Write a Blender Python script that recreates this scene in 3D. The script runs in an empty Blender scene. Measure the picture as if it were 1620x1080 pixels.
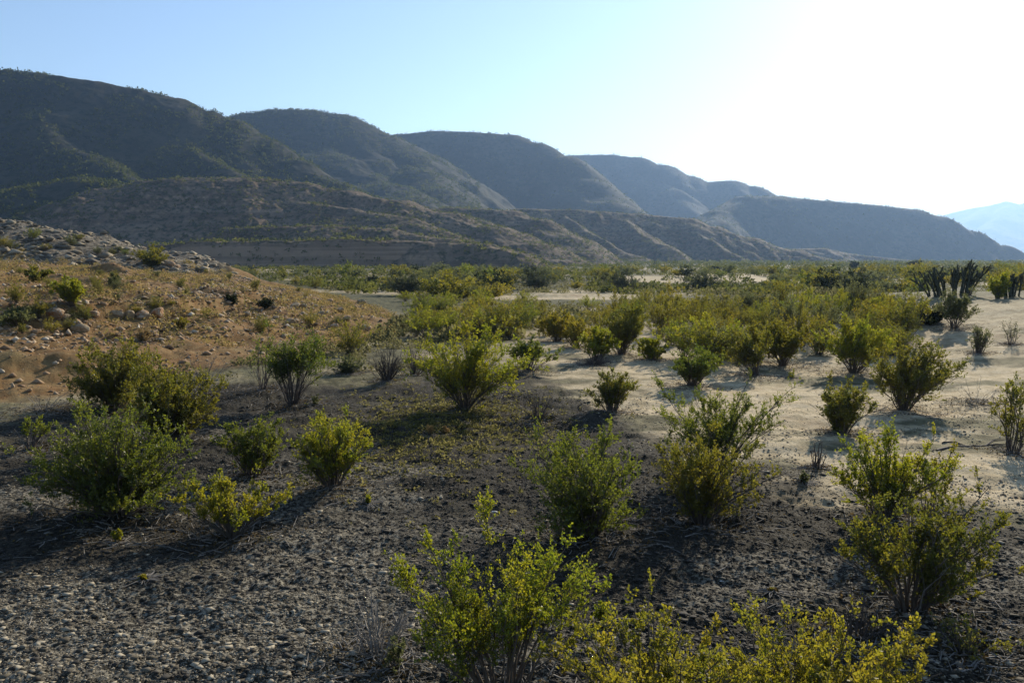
import bpy, math
import numpy as np

S = bpy.context.scene
C = S.collection
R = math.radians

# ------------------------------------------------------------------ camera, sky, sun, exposure
F = 1260.0                       # focal length in pixels of the 1620 px wide photograph
PITCH = R(5.89)
CAMZ = 2.7
cam = bpy.data.cameras.new('camera')
cam.lens = 36.0 * F / 1620.0
cam.sensor_width = 36.0
cam.clip_start = 0.05
cam.clip_end = 40000.0
cam_o = bpy.data.objects.new('camera', cam)
cam_o.location = (0, 0, CAMZ)
cam_o.rotation_euler = (R(90) - PITCH, 0, 0)
C.objects.link(cam_o)
S.camera = cam_o

SUN_AZ = R(29.0)                 # clockwise from the viewing direction (+Y)
SUN_EL = R(24.0)
world = bpy.data.worlds.new("World")
S.world = world
world.use_nodes = True
wn = world.node_tree
sky = wn.nodes.new('ShaderNodeTexSky')
sky.sky_type = 'NISHITA'
sky.sun_disc = False
sky.sun_elevation = SUN_EL
sky.sun_rotation = SUN_AZ
sky.altitude = 800
sky.air_density = 1.0
sky.dust_density = 0.3
sky.ozone_density = 1.1
wn.links.new(sky.outputs[0], wn.nodes['Background'].inputs[0])
wn.nodes['Background'].inputs[1].default_value = 0.125

sun = bpy.data.lights.new('sun', 'SUN')
sun.energy = 5.0
sun.angle = R(0.5)
sun.color = (1.0, 0.89, 0.70)
sun_o = bpy.data.objects.new('sun', sun)
sd = (math.sin(SUN_AZ) * math.cos(SUN_EL), math.cos(SUN_AZ) * math.cos(SUN_EL), math.sin(SUN_EL))
from mathutils import Vector
sun_o.rotation_euler = Vector(sd).to_track_quat('Z', 'Y').to_euler()
sun_o.location = (40, 60, 60)
C.objects.link(sun_o)

S.view_settings.view_transform = 'Standard'
S.view_settings.look = 'None'
S.view_settings.exposure = 0.5
S.view_settings.gamma = 1.0
S.view_settings.use_curve_mapping = False
S.render.engine = 'CYCLES'
S.cycles.max_bounces = 5
S.cycles.diffuse_bounces = 3
S.cycles.glossy_bounces = 2
S.cycles.transmission_bounces = 4
S.cycles.transparent_max_bounces = 6
S.cycles.volume_bounces = 0
S.cycles.sample_clamp_indirect = 4.0

# ------------------------------------------------------------------ maths helpers
def hash2(ix, iy, seed):
    h = (ix.astype(np.int64) * 374761393 + iy.astype(np.int64) * 668265263 + seed * 1442695041) & 0xffffffff
    h = ((h ^ (h >> 13)) * 1274126177) & 0xffffffff
    h = ((h ^ (h >> 16)) * 2246822519) & 0xffffffff
    return ((h ^ (h >> 15)) & 0xffffff) / float(0xffffff)

def vn(x, y, seed=0):
    x = np.asarray(x, float); y = np.asarray(y, float)
    fx = np.floor(x); fy = np.floor(y)
    u = x - fx; v = y - fy
    u = u * u * u * (u * (u * 6 - 15) + 10); v = v * v * v * (v * (v * 6 - 15) + 10)
    a = hash2(fx, fy, seed); b = hash2(fx + 1, fy, seed)
    c = hash2(fx, fy + 1, seed); d = hash2(fx + 1, fy + 1, seed)
    return (a * (1 - u) + b * u) * (1 - v) + (c * (1 - u) + d * u) * v      # 0..1

def fbm(x, y, seed=0, octv=4, gain=0.5):
    t = 0.0; a = 1.0; s = 0.0
    for k in range(octv):
        t = t + a * (vn(x * 2 ** k + 17.3 * k, y * 2 ** k - 9.1 * k, seed + k) - .5)
        s += a; a *= gain
    return t / s * 2            # about -1..1

def ss(a, b, x):
    t = np.clip((x - a) / (b - a), 0, 1)
    return t * t * (3 - 2 * t)

CP, SP = math.cos(PITCH), math.sin(PITCH)
def ray(px, py):
    dx = (px - 810) / F; dy = (540 - py) / F
    return np.array([dx, CP + dy * SP, -SP + dy * CP])

def W(px, py, Y):               # world point on the pixel's ray at forward distance Y
    d = ray(px, py); s = Y / d[1]
    return np.array([d[0] * s, Y, CAMZ + d[2] * s])

def flat(px, py):               # pixel -> plane z = 0
    d = ray(px, py); s = -CAMZ / d[2]
    return np.array([d[0] * s, d[1] * s])

def poly_sd(x, y, P):           # signed distance to polygon, positive inside
    P = np.asarray(P, float); n = len(P)
    best = np.full(np.shape(x), 1e18); ins = np.zeros(np.shape(x), bool)
    for i in range(n):
        ax, ay = P[i]; bx, by = P[(i + 1) % n]
        ex, ey = bx - ax, by - ay
        t = np.clip(((x - ax) * ex + (y - ay) * ey) / (ex * ex + ey * ey), 0, 1)
        d = (x - ax - t * ex) ** 2 + (y - ay - t * ey) ** 2
        best = np.minimum(best, d)
        c = ((ay > y) != (by > y)) & (x < (bx - ax) * (y - ay) / ((by - ay) if by != ay else 1e-9) + ax)
        ins ^= c
    return np.where(ins, 1, -1) * np.sqrt(best)

def ridge(x, y, pts, slope, rnd=4.0, flatw=0.0, foot=0.0):
    """height of a ridge whose crest follows pts (3-D polyline), sides falling away at the given slope"""
    z = np.full(np.shape(x), -1e9); dd = np.full(np.shape(x), 1e9)
    for a, b in zip(pts[:-1], pts[1:]):
        ex, ey = b[0] - a[0], b[1] - a[1]
        t = np.clip(((x - a[0]) * ex + (y - a[1]) * ey) / (ex * ex + ey * ey + 1e-9), 0, 1)
        d = np.hypot(x - a[0] - t * ex, y - a[1] - t * ey)
        d2 = np.maximum(d - flatw, 0)
        zz = a[2] + t * (b[2] - a[2]) - slope * (np.sqrt(d2 * d2 + rnd * rnd) - rnd)
        z = np.maximum(z, zz); dd = np.minimum(dd, d)
    return z, dd

# ------------------------------------------------------------------ ground height and zones
BANK = [(-60, 12.5), (-9.6, 14.6), (-8.4, 16.6), (-6.6, 19.5), (-5.0, 24), (-3.9, 29), (-4.2, 33), (-6.5, 42), (-11, 54), (-18, 72), (-34, 100), (-90, 130)]
BP_D = [-50, 0, 1.5, 4, 6.2, 6.6, 8.2, 14, 22, 34, 60]
BP_Z = [0, 0, .12, .50, .86, 1.26, 1.38, 1.75, 2.25, 2.6, 2.7]
GREY = [W(-300, 352, 80), W(-120, 346, 76), W(0, 347, 72), W(60, 357, 70), W(130, 374, 67), W(200, 393, 65), W(262, 414, 62)]
KNOB = [W(140, 424, 47), W(172, 415, 47), W(195, 424, 46)]
RB = [(60, 16), (30, 24), (22, 32), (18, 37), (20, 44), (60, 60)]

def Zmid(x, y):
    x = np.asarray(x, float); y = np.asarray(y, float)
    r = np.hypot(x, y)
    z = .10 * fbm(x / 7, y / 7, 3, 3) + .45 * fbm(x / 42, y / 42, 9, 2) * ss(30, 90, r)
    sd = poly_sd(x + .9 * fbm(x / 3.1, y / 3.1, 21, 3), y + .9 * fbm(x / 3.1, y / 3.1, 22, 3), BANK)
    bz = np.interp(sd, BP_D, BP_Z) 
    z = z + bz + (.30 * fbm(x / 2.0, y / 1.5, 31, 4) + .10 * np.abs(fbm(x / .6, y / .6, 33, 3))) * ss(0, 3, sd)
    # grey stony mound behind the bank, and the orange knob on the bank's crest
    g, gd = ridge(x + 1.2 * fbm(x / 5, y / 5, 41), y, GREY, .34, 2.0)
    g = g + .9 * fbm(x / 4.5, y / 4.5, 42, 4) * ss(.3, 4, gd)
    z = np.maximum(z, np.where(g > -.5, g, -1e9))
    k, kd = ridge(x, y, KNOB, .8, .5)
    z = np.maximum(z, k + .1 * fbm(x / .8, y / .8, 43))
    # sandy rise on the right
    u = ss(7, 24, x + .18 * (y - 20)) * ss(6, 26, y) * (1 - ss(36, 52, y))
    z = z + 1.25 * u
    # sand bar in the wash
    b, bd = ridge(x, y, [W(800, 470, 57), W(860, 464, 58), W(1000, 466, 60)], .28, .8)
    z = np.maximum(z, np.where(b > -.3, b, -1e9))
    return z

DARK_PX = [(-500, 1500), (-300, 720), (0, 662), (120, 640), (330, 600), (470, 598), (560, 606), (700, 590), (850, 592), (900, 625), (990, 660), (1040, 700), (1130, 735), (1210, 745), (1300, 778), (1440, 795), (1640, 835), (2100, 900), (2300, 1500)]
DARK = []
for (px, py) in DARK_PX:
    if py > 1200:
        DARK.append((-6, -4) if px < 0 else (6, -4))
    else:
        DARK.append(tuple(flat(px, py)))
CRUST = [tuple(flat(*p)) for p in [(-200, 1120), (-150, 930), (60, 890), (330, 880), (470, 815), (600, 790), (650, 850), (600, 960), (590, 1130)]]

def detail(x, y):
    """clods and crumbs of the near ground"""
    r = np.hypot(x, y)
    f = 1 - ss(14, 26, r)
    c = fbm(x / .11, y / .11, 51, 3, .6)
    c2 = vn(x / .045, y / .045, 57)
    a = .020 + .014 * fbm(x / 1.1, y / 1.1, 58, 2)
    return f * (a * c + .016 * np.maximum(c2 - .45, 0) + .045 * fbm(x / .5, y / .4, 52, 3) + .07 * fbm(x / 1.7, y / 1.2, 55, 2))

def Zg(x, y):
    x = np.asarray(x, float); y = np.asarray(y, float)
    dk = ss(-.4, .4, poly_sd(x, y, DARK))
    bk = ss(-.5, .5, poly_sd(x, y, BANK))
    r = np.hypot(x, y)
    m = ss(8, 13, r) * (1 - ss(60, 80, r))
    rough = m * (.06 * fbm(x / 1.1, y / .7, 53, 4, .6) + .035 * np.maximum(fbm(x / .45, y / .3, 54, 3), 0))
    return Zmid(x, y) + rough + detail(x, y) * (.55 + .45 * np.clip(dk + bk, 0, 1))

_T = 2.0 * (450.0) ** np.linspace(0, 1, 700)
def at(px, py):
    """where the pixel's ray first meets the ground"""
    d = ray(px, py); lo, hi = None, None
    P = np.array([0, 0, CAMZ]) + d[None] * _T[:, None]
    k = np.nonzero(P[:, 2] < Zmid(P[:, 0], P[:, 1]))[0]
    if len(k) == 0 or k[0] == 0: return None
    t = np.linspace(_T[k[0] - 1], _T[k[0]], 24)
    P = np.array([0, 0, CAMZ]) + d[None] * t[:, None]
    z = Zmid(P[:, 0], P[:, 1]); k = np.nonzero(P[:, 2] <= z)[0]
    k = k[0] if len(k) else 23
    return np.array([P[k, 0], P[k, 1], z[k]])

# ------------------------------------------------------------------ object helpers
def tag(o, label=None, cat=None, group=None, kind=None):
    if label: o['label'] = label
    if cat: o['category'] = cat
    if group: o['group'] = group
    if kind: o['kind'] = kind
    return o

def np_mesh(name, V, Fc, mat=None, smooth=False, fattr=None, vcol=None):
    me = bpy.data.meshes.new(name)
    V = np.ascontiguousarray(V, np.float32); Fc = np.ascontiguousarray(Fc, np.int32)
    k = Fc.shape[1]
    me.vertices.add(len(V)); me.vertices.foreach_set('co', V.ravel())
    me.loops.add(Fc.size); me.loops.foreach_set('vertex_index', Fc.ravel())
    me.polygons.add(len(Fc)); me.polygons.foreach_set('loop_start', np.arange(len(Fc), dtype=np.int32) * k)
    if smooth: me.polygons.foreach_set('use_smooth', np.ones(len(Fc), bool))
    me.update(calc_edges=True)
    if fattr is not None:
        at_ = me.attributes.new('tint', 'FLOAT', 'FACE')
        at_.data.foreach_set('value', np.ascontiguousarray(fattr, np.float32))
    if vcol is not None:
        ca = me.color_attributes.new('zones', 'FLOAT_COLOR', 'POINT')
        ca.data.foreach_set('color', np.ascontiguousarray(vcol, np.float32).ravel())
    if mat: me.materials.append(mat)
    return me

def link(name, me, parent=None, loc=None):
    o = bpy.data.objects.new(name, me); C.objects.link(o)
    if parent: o.parent = parent
    if loc is not None: o.location = [float(v) for v in loc]
    return o

# ------------------------------------------------------------------ materials
def new_mat(name):
    m = bpy.data.materials.new(name); m.use_nodes = True
    nt = m.node_tree
    for n in list(nt.nodes):
        if n.type != 'OUTPUT_MATERIAL': nt.nodes.remove(n)
    out = [n for n in nt.nodes if n.type == 'OUTPUT_MATERIAL'][0]
    return m, nt, out

def N(nt, t, **kw):
    n = nt.nodes.new(t)
    for k, v in kw.items():
        if k.startswith('i_'):
            n.inputs[k[2:].replace('_', ' ')].default_value = v
        else:
            setattr(n, k, v)
    return n

def mixc(nt, fac, a, b):
    n = nt.nodes.new('ShaderNodeMix'); n.data_type = 'RGBA'
    for sock, v in ((n.inputs[0], fac), (n.inputs[6], a), (n.inputs[7], b)):
        if hasattr(v, 'links'): nt.links.new(v, sock)
        elif isinstance(v, (int, float)): sock.default_value = v
        else: sock.default_value = (*v, 1)
    return n.outputs[2]

def ramp(nt, fac, a, b):
    n = nt.nodes.new('ShaderNodeMapRange'); n.interpolation_type = 'SMOOTHSTEP'
    nt.links.new(fac, n.inputs[0]); n.inputs[1].default_value = a; n.inputs[2].default_value = b
    return n.outputs[0]

def noise(nt, co, scale, det=4, rough=.55, sc3=None):
    n = nt.nodes.new('ShaderNodeTexNoise'); n.inputs['Scale'].default_value = scale
    n.inputs['Detail'].default_value = det; n.inputs['Roughness'].default_value = rough
    if sc3:
        m = nt.nodes.new('ShaderNodeMapping'); m.inputs['Scale'].default_value = sc3
        nt.links.new(co, m.inputs[0]); co = m.outputs[0]
    nt.links.new(co, n.inputs['Vector'])
    return n.outputs['Fac']

def math_(nt, op, a, b):
    n = nt.nodes.new('ShaderNodeMath'); n.operation = op
    for s_, v in zip(n.inputs, (a, b)):
        if hasattr(v, 'links'): nt.links.new(v, s_)
        else: s_.default_value = v
    return n.outputs[0]

def leaf_mat(name, c0, c1, trans=.58, gloss=.035, tcol=2.45):
    m, nt, out = new_mat(name)
    a = N(nt, 'ShaderNodeAttribute', attribute_name='tint')
    oi = N(nt, 'ShaderNodeObjectInfo')
    f = math_(nt, 'ADD', a.outputs['Fac'], math_(nt, 'MULTIPLY', math_(nt, 'SUBTRACT', oi.outputs['Random'], .5), .25))
    col = mixc(nt, f, c0, c1)
    br = mixc(nt, f, tuple(min(1, v * tcol) for v in c0), tuple(min(1, v * tcol) for v in c1))
    d = N(nt, 'ShaderNodeBsdfDiffuse'); t = N(nt, 'ShaderNodeBsdfTranslucent'); g = N(nt, 'ShaderNodeBsdfGlossy')
    g.inputs['Roughness'].default_value = .5; g.inputs['Color'].default_value = (1, 1, .95, 1)
    nt.links.new(col, d.inputs[0]); nt.links.new(br, t.inputs[0])
    m1 = N(nt, 'ShaderNodeMixShader'); m1.inputs[0].default_value = trans
    nt.links.new(d.outputs[0], m1.inputs[1]); nt.links.new(t.outputs[0], m1.inputs[2])
    m2 = N(nt, 'ShaderNodeMixShader'); m2.inputs[0].default_value = gloss
    nt.links.new(m1.outputs[0], m2.inputs[1]); nt.links.new(g.outputs[0], m2.inputs[2])
    nt.links.new(m2.outputs[0], out.inputs[0])
    return m

M_GREEN = leaf_mat('leaf_green', (.036, .056, .006), (.12, .125, .008))
M_OLIVE = leaf_mat('leaf_olive', (.055, .068, .007), (.135, .11, .008))
M_YELLOW = leaf_mat('leaf_yellow_green', (.085, .115, .006), (.20, .17, .008))
M_OCHRE = leaf_mat('leaf_ochre', (.072, .076, .007), (.19, .145, .009))
M_GREY = leaf_mat('leaf_grey_green', (.065, .078, .034), (.12, .12, .045), .4, .0)
M_DARK = leaf_mat('leaf_dark', (.022, .03, .014), (.04, .045, .016), .2, .0)
M_DRY = leaf_mat('leaf_dry', (.16, .12, .05), (.24, .15, .05), .35)

def bark_mat(name, c0, c1):
    m, nt, out = new_mat(name)
    tc = N(nt, 'ShaderNodeTexCoord')
    n = noise(nt, tc.outputs['Object'], 22, 3)
    b = N(nt, 'ShaderNodeBsdfPrincipled'); b.inputs['Roughness'].default_value = .85
    nt.links.new(mixc(nt, n, c0, c1), b.inputs['Base Color'])
    nt.links.new(b.outputs[0], out.inputs[0]); return m
M_BARK = bark_mat('bark_dark', (.05, .037, .028), (.14, .11, .08))
M_TWIG = bark_mat('twig_grey', (.13, .115, .10), (.30, .27, .23))
M_TWIGD = bark_mat('twig_dark', (.045, .035, .03), (.11, .085, .07))

def rock_mat(name, c0, c1, c2):
    m, nt, out = new_mat(name)
    tc = N(nt, 'ShaderNodeTexCoord'); oi = N(nt, 'ShaderNodeObjectInfo')
    ad = N(nt, 'ShaderNodeVectorMath', operation='ADD')
    nt.links.new(tc.outputs['Object'], ad.inputs[0]); nt.links.new(oi.outputs['Random'], ad.inputs[1])
    n1 = noise(nt, ad.outputs[0], 3.5, 5); n2 = noise(nt, ad.outputs[0], 16, 5, .65)
    col = mixc(nt, ramp(nt, n1, .38, .62), c0, c1)
    col = mixc(nt, ramp(nt, n2, .5, .72), col, c2)
    b = N(nt, 'ShaderNodeBsdfPrincipled'); b.inputs['Roughness'].default_value = .9
    bp = N(nt, 'ShaderNodeBump'); bp.inputs['Strength'].default_value = .6; bp.inputs['Distance'].default_value = .03
    nt.links.new(n2, bp.inputs['Height']); nt.links.new(bp.outputs[0], b.inputs['Normal'])
    nt.links.new(col, b.inputs['Base Color']); nt.links.new(b.outputs[0], out.inputs[0]); return m
M_ROCK = rock_mat('rock_tan', (.30, .20, .10), (.38, .30, .19), (.19, .11, .05))
M_ROCKO = rock_mat('rock_orange', (.36, .17, .06), (.40, .33, .23), (.2, .10, .04))
M_WHITE = rock_mat('rock_white', (.7, .68, .62), (.8, .78, .72), (.6, .56, .5))

def tint_mat(name, cols, rough=.9):
    m, nt, out = new_mat(name)
    a = N(nt, 'ShaderNodeAttribute', attribute_name='tint')
    cr = N(nt, 'ShaderNodeValToRGB'); nt.links.new(a.outputs['Fac'], cr.inputs[0])
    e = cr.color_ramp.elements
    e[0].position = cols[0][0]; e[0].color = (*cols[0][1], 1)
    e[1].position = cols[-1][0]; e[1].color = (*cols[-1][1], 1)
    for p, c in cols[1:-1]:
        q = e.new(p); q.color = (*c, 1)
    b = N(nt, 'ShaderNodeBsdfPrincipled'); b.inputs['Roughness'].default_value = rough
    nt.links.new(cr.outputs[0], b.inputs['Base Color']); nt.links.new(b.outputs[0], out.inputs[0]); return m
M_GRAVEL = tint_mat('gravel_dark', [(0, (.011, .009, .006)), (.55, (.034, .028, .019)), (.8, (.085, .068, .041)), (1, (.33, .285, .205))])
M_RUBBLE = tint_mat('rubble_orange', [(0, (.16, .09, .045)), (.4, (.30, .19, .10)), (.75, (.38, .29, .19)), (1, (.5, .44, .34))])
M_SANDP = tint_mat('sand_pebbles', [(0, (.07, .055, .04)), (.5, (.22, .18, .13)), (1, (.5, .45, .35))])

# ground
def ground_material():
    m, nt, out = new_mat('desert_ground')
    tc = N(nt, 'ShaderNodeTexCoord'); co = tc.outputs['Object']
    za = N(nt, 'ShaderNodeVertexColor', layer_name='zones'); sep = N(nt, 'ShaderNodeSeparateColor')
    nt.links.new(za.outputs['Color'], sep.inputs[0])
    za2 = N(nt, 'ShaderNodeAttribute', attribute_name='litter')
    n_big = noise(nt, co, .55, 5); n_mid = noise(nt, co, 3.2, 5, .6); n_fine = noise(nt, co, 19, 5, .65); n_grit = noise(nt, co, 60, 3, .6)
    sand = mixc(nt, ramp(nt, n_mid, .35, .65), (.40, .31, .175), (.56, .455, .29))
    sand = mixc(nt, ramp(nt, n_fine, .56, .70), sand, (.13, .095, .06))
    sand = mixc(nt, math_(nt, 'MULTIPLY', ramp(nt, n_big, .55, .72), .5), sand, (.22, .13, .065))
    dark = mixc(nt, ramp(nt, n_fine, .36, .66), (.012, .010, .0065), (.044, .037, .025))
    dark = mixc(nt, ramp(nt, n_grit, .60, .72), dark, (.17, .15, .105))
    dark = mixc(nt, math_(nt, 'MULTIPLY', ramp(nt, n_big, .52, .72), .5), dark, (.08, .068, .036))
    crust = mixc(nt, ramp(nt, n_fine, .42, .60), (.028, .024, .017), (.31, .275, .205))
    orange = mixc(nt, ramp(nt, n_mid, .35, .68), (.19, .10, .034), (.26, .165, .068))
    orange = mixc(nt, ramp(nt, n_fine, .55, .70), orange, (.09, .05, .025))
    orange = mixc(nt, math_(nt, 'MULTIPLY', ramp(nt, n_big, .5, .7), .55), orange, (.16, .13, .055))
    grey = mixc(nt, ramp(nt, n_mid, .40, .62), (.075, .062, .045), (.25, .21, .15))
    litter = mixc(nt, ramp(nt, n_mid, .42, .6), (.05, .05, .022), (.13, .12, .055))
    sand = mixc(nt, za2.outputs['Fac'], sand, litter)
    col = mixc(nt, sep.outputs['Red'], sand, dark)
    col = mixc(nt, sep.outputs['Blue'], col, crust)
    col = mixc(nt, sep.outputs['Green'], col, orange)
    col = mixc(nt, za.outputs['Alpha'], col, grey)
    b = N(nt, 'ShaderNodeBsdfPrincipled'); b.inputs['Roughness'].default_value = .92
    b.inputs['Specular IOR Level'].default_value = .15
    bp = N(nt, 'ShaderNodeBump'); bp.inputs['Strength'].default_value = .9; bp.inputs['Distance'].default_value = .02
    h = math_(nt, 'ADD', math_(nt, 'MULTIPLY', n_fine, 1.2), math_(nt, 'MULTIPLY', n_grit, .5))
    nt.links.new(h, bp.inputs['Height']); nt.links.new(bp.outputs[0], b.inputs['Normal'])
    nt.links.new(col, b.inputs['Base Color']); nt.links.new(b.outputs[0], out.inputs[0]); return m
M_GROUND = ground_material()

def hill_mat(name, rock0, rock1, scrub, fs=.06, strata=0.0):
    m, nt, out = new_mat(name)
    tc = N(nt, 'ShaderNodeTexCoord'); co = tc.outputs['Object']
    n1 = noise(nt, co, fs * .35, 5); n2 = noise(nt, co, fs * 3, 5, .65); n3 = noise(nt, co, fs * 9, 4, .6)
    col = mixc(nt, ramp(nt, n1, .38, .62), rock0, rock1)
    col = mixc(nt, ramp(nt, n2, .47, .60), col, scrub)
    col = mixc(nt, math_(nt, 'MULTIPLY', ramp(nt, n3, .58, .68), .8), col, tuple(min(1, v * 1.35) for v in rock1))
    if strata:
        ge = N(nt, 'ShaderNodeNewGeometry'); sx = N(nt, 'ShaderNodeSeparateXYZ'); nt.links.new(ge.outputs['True Normal'], sx.inputs[0])
        steep = math_(nt, 'SUBTRACT', 1.0, ramp(nt, sx.outputs['Z'], .50, .78))
        col = mixc(nt, math_(nt, 'MULTIPLY', steep, .85), col, mixc(nt, n1, (.27, .17, .10), (.40, .28, .18)))
        st = noise(nt, co, .5, 3, .5, (.03, .03, 1.3))
        col = mixc(nt, math_(nt, 'MULTIPLY', ramp(nt, st, .45, .6), strata), col, tuple(v * .55 for v in rock0))
    b = N(nt, 'ShaderNodeBsdfPrincipled'); b.inputs['Roughness'].default_value = .95
    b.inputs['Specular IOR Level'].default_value = .1
    bp = N(nt, 'ShaderNodeBump'); bp.inputs['Strength'].default_value = 1.0; bp.inputs['Distance'].default_value = .1 / fs * .3
    nt.links.new(math_(nt, 'ADD', n2, math_(nt, 'MULTIPLY', n3, .5)), bp.inputs['Height']); nt.links.new(bp.outputs[0], b.inputs['Normal'])
    nt.links.new(col, b.inputs['Base Color']); nt.links.new(b.outputs[0], out.inputs[0]); return m
M_HILL = hill_mat('hill_scrubland', (.028, .028, .017), (.048, .045, .028), (.016, .022, .009))
M_FOOT = hill_mat('foothill_badland', (.105, .07, .042), (.19, .135, .085), (.04, .042, .017), .12, .35)
M_MOUNT = hill_mat('mountain_rock', (.12, .10, .08), (.2, .17, .14), (.09, .09, .06), .006)

# ------------------------------------------------------------------ ground sheet
def build_ground():
    ang = np.concatenate([np.arange(-180, -42, 3.0), np.arange(-42, 42, .078), np.arange(42, 180, 3.0)])
    th = R(1) * .07
    rs = [.4, 1.5, 2.5, 3.2, 3.8]
    r = 4.2
    while r < 9500:
        rs.append(r)
        dr = th * (r * r + CAMZ ** 2) / CAMZ
        if r < 92: dr = min(dr, .27 if r < 55 else .5)
        dr = min(dr, r * .12)
        r += dr
    rs = np.array(rs)
    a = np.radians(ang)
    X = np.sin(a)[None, :] * rs[:, None]; Y = np.cos(a)[None, :] * rs[:, None]
    x, y = X.ravel(), Y.ravel()
    z = Zg(x, y)
    z = np.where(np.hypot(x, y) > 1500, z * .2, z)
    w = .45 * fbm(x / .9, y / .9, 61, 4) + .5 * fbm(x / 3.5, y / 3.5, 66, 2)
    bank = ss(-.25, .5, poly_sd(x, y, BANK) + w * .8)
    rr = np.hypot(x, y)
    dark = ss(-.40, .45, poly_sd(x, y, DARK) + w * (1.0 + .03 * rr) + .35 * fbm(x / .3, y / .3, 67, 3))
    crust = ss(-.6, .9, poly_sd(x, y, CRUST) + w) * .8
    # paler crusty streaks in the dark soil, and dark crumbs out on the sand
    crust = np.maximum(crust, .65 * ss(.12, .45, fbm(x / 2.2, y / 1.1, 71, 4)) * dark * (1 - ss(12, 16, rr)))
    g, gd = ridge(x, y, GREY, .42, 2.0)
    grey = ss(-.4, .6, g - 1.1 + .8 * w)
    far = ss(60, 200, rr)
    col = np.stack([np.clip(np.maximum(dark, far * .35 * (.5 + fbm(x / 25, y / 9, 73, 3))), 0, 1), bank * (1 - grey), crust * (1 - bank), grey], 1)
    nr, nc = len(rs), len(ang)
    i = np.arange(nr - 1)[:, None] * nc; j = np.arange(nc)[None, :]; j2 = (j + 1) % nc
    Fq = np.stack([i + j, i + j2, i + nc + j2, i + nc + j], -1).reshape(-1, 4)[:, ::-1]
    # close the middle
    lit = ss(22, 45, rr + 6 * fbm(x / 8, y / 8, 81, 3)) * ss(-.35, .25, fbm(x / 9, y / 14, 82, 4) + .18) * (1 - ss(-.4, .3, -np.abs(y - 57) / 3 + 1) * ss(-4, 0, x) * (1 - ss(9, 13, x)))
    lit = np.maximum(lit, .85 * ss(-.02, .35, fbm(x / 2.6, y / 1.3, 83, 5, .6)) * (1 - ss(20, 40, rr)))
    lit = np.maximum(lit * (1 - .85 * ss(92, 98, y) * (1 - ss(114, 122, y)) * ss(12, 16, x) * (1 - ss(34, 38, x))), 0)
    lit = np.maximum(lit, .9 * (1 - ss(-2.0, 1.5, x + w)) * (1 - ss(36, 44, rr)) * ss(-.9, .3, fbm(x / 2.1, y / 1.2, 84, 4) + .2))
    V = np.stack([x, y, z], 1)
    me = np_mesh('ground', V, Fq, M_GROUND, True, None, col)
    la_ = me.attributes.new('litter', 'FLOAT', 'POINT'); la_.data.foreach_set('value', np.ascontiguousarray(lit, np.float32))
    o = link('ground', me); tag(o, 'dark gravelly desert floor with pale sand and an orange bank', None, None, 'structure')
build_ground()

# ------------------------------------------------------------------ hills
RNG = np.random.default_rng(5)
HILLS = {}
def hill(name, label, ridges, px0, px1, Y0, Y1, mat, seed, rough=1.0, ncol=420, nrow=260, gl=60.0, keep=-1.5, terr=0.0):
    u = (np.linspace(px0, px1, ncol) - 810) / F / CP
    yy = np.linspace(Y0, Y1, nrow)
    Y = np.repeat(yy[:, None], ncol, 1); X = u[None, :] * Y
    def H(x, y):
        wx = x + gl * .22 * fbm(x / gl, y / gl, seed + 3, 3); wy = y + gl * .22 * fbm(x / gl, y / gl, seed + 8, 3)
        z = np.full(np.shape(x), -1e9); dm = np.full(np.shape(x), 1e9)
        for ri, (pts, sl, rnd, fw) in enumerate(ridges):
            zz, d = ridge(x, y, pts, sl, rnd, fw)
            zw, dw = ridge(wx, wy, pts, sl, rnd, fw)
            k = ss(0, gl * .9, d) if ri == 0 or sl > 1.5 else 1.0
            zz = zz * (1 - k) + zw * k
            z = np.maximum(z, zz); dm = np.minimum(dm, d)
        k = ss(gl * .05, gl * .8, dm)
        gul = 1 - np.abs(fbm(x / gl * 1.1, y / gl * .8, seed + 11, 3))
        z = z + rough * k * gl * (.10 * (gul - .8) + .05 * fbm(x / gl * 4, y / gl * 4, seed + 13, 3))
        z = z + rough * gl * .012 * fbm(x / gl * 14, y / gl * 14, seed + 17, 3)
        if terr:
            zz = z + 1.5 * fbm(x / 60, y / 60, seed + 23, 2)
            z = z - ss(0, 6, dm) * .9 * ss(-.25, .45, fbm(x / 45, y / 30, seed + 29, 3)) * terr / 6.283 * np.sin(6.283 * (zz + 2.5 * fbm(x / 130, y / 130, seed + 31, 2)) / terr)
        return z
    Z = H(X, Y)
    V = np.stack([X.ravel(), Y.ravel(), np.maximum(Z, -4).ravel()], 1)
    i = np.arange(nrow - 1)[:, None] * ncol; j = np.arange(ncol - 1)[None, :]
    Fq = np.stack([i + j, i + j + 1, i + ncol + j + 1, i + ncol + j], -1).reshape(-1, 4)
    ok = (Z.ravel()[Fq] > keep).any(1)
    Fq = Fq[ok]
    used = np.unique(Fq); mp = np.zeros(len(V), np.int64); mp[used] = np.arange(len(used))
    o = link(name, np_mesh(name, V[used], mp[Fq], mat, True))
    tag(o, label, None, None, 'structure')
    HILLS[name + str(len(HILLS))] = H
    return H

def pl(*p): return [W(*q) for q in p]

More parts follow.
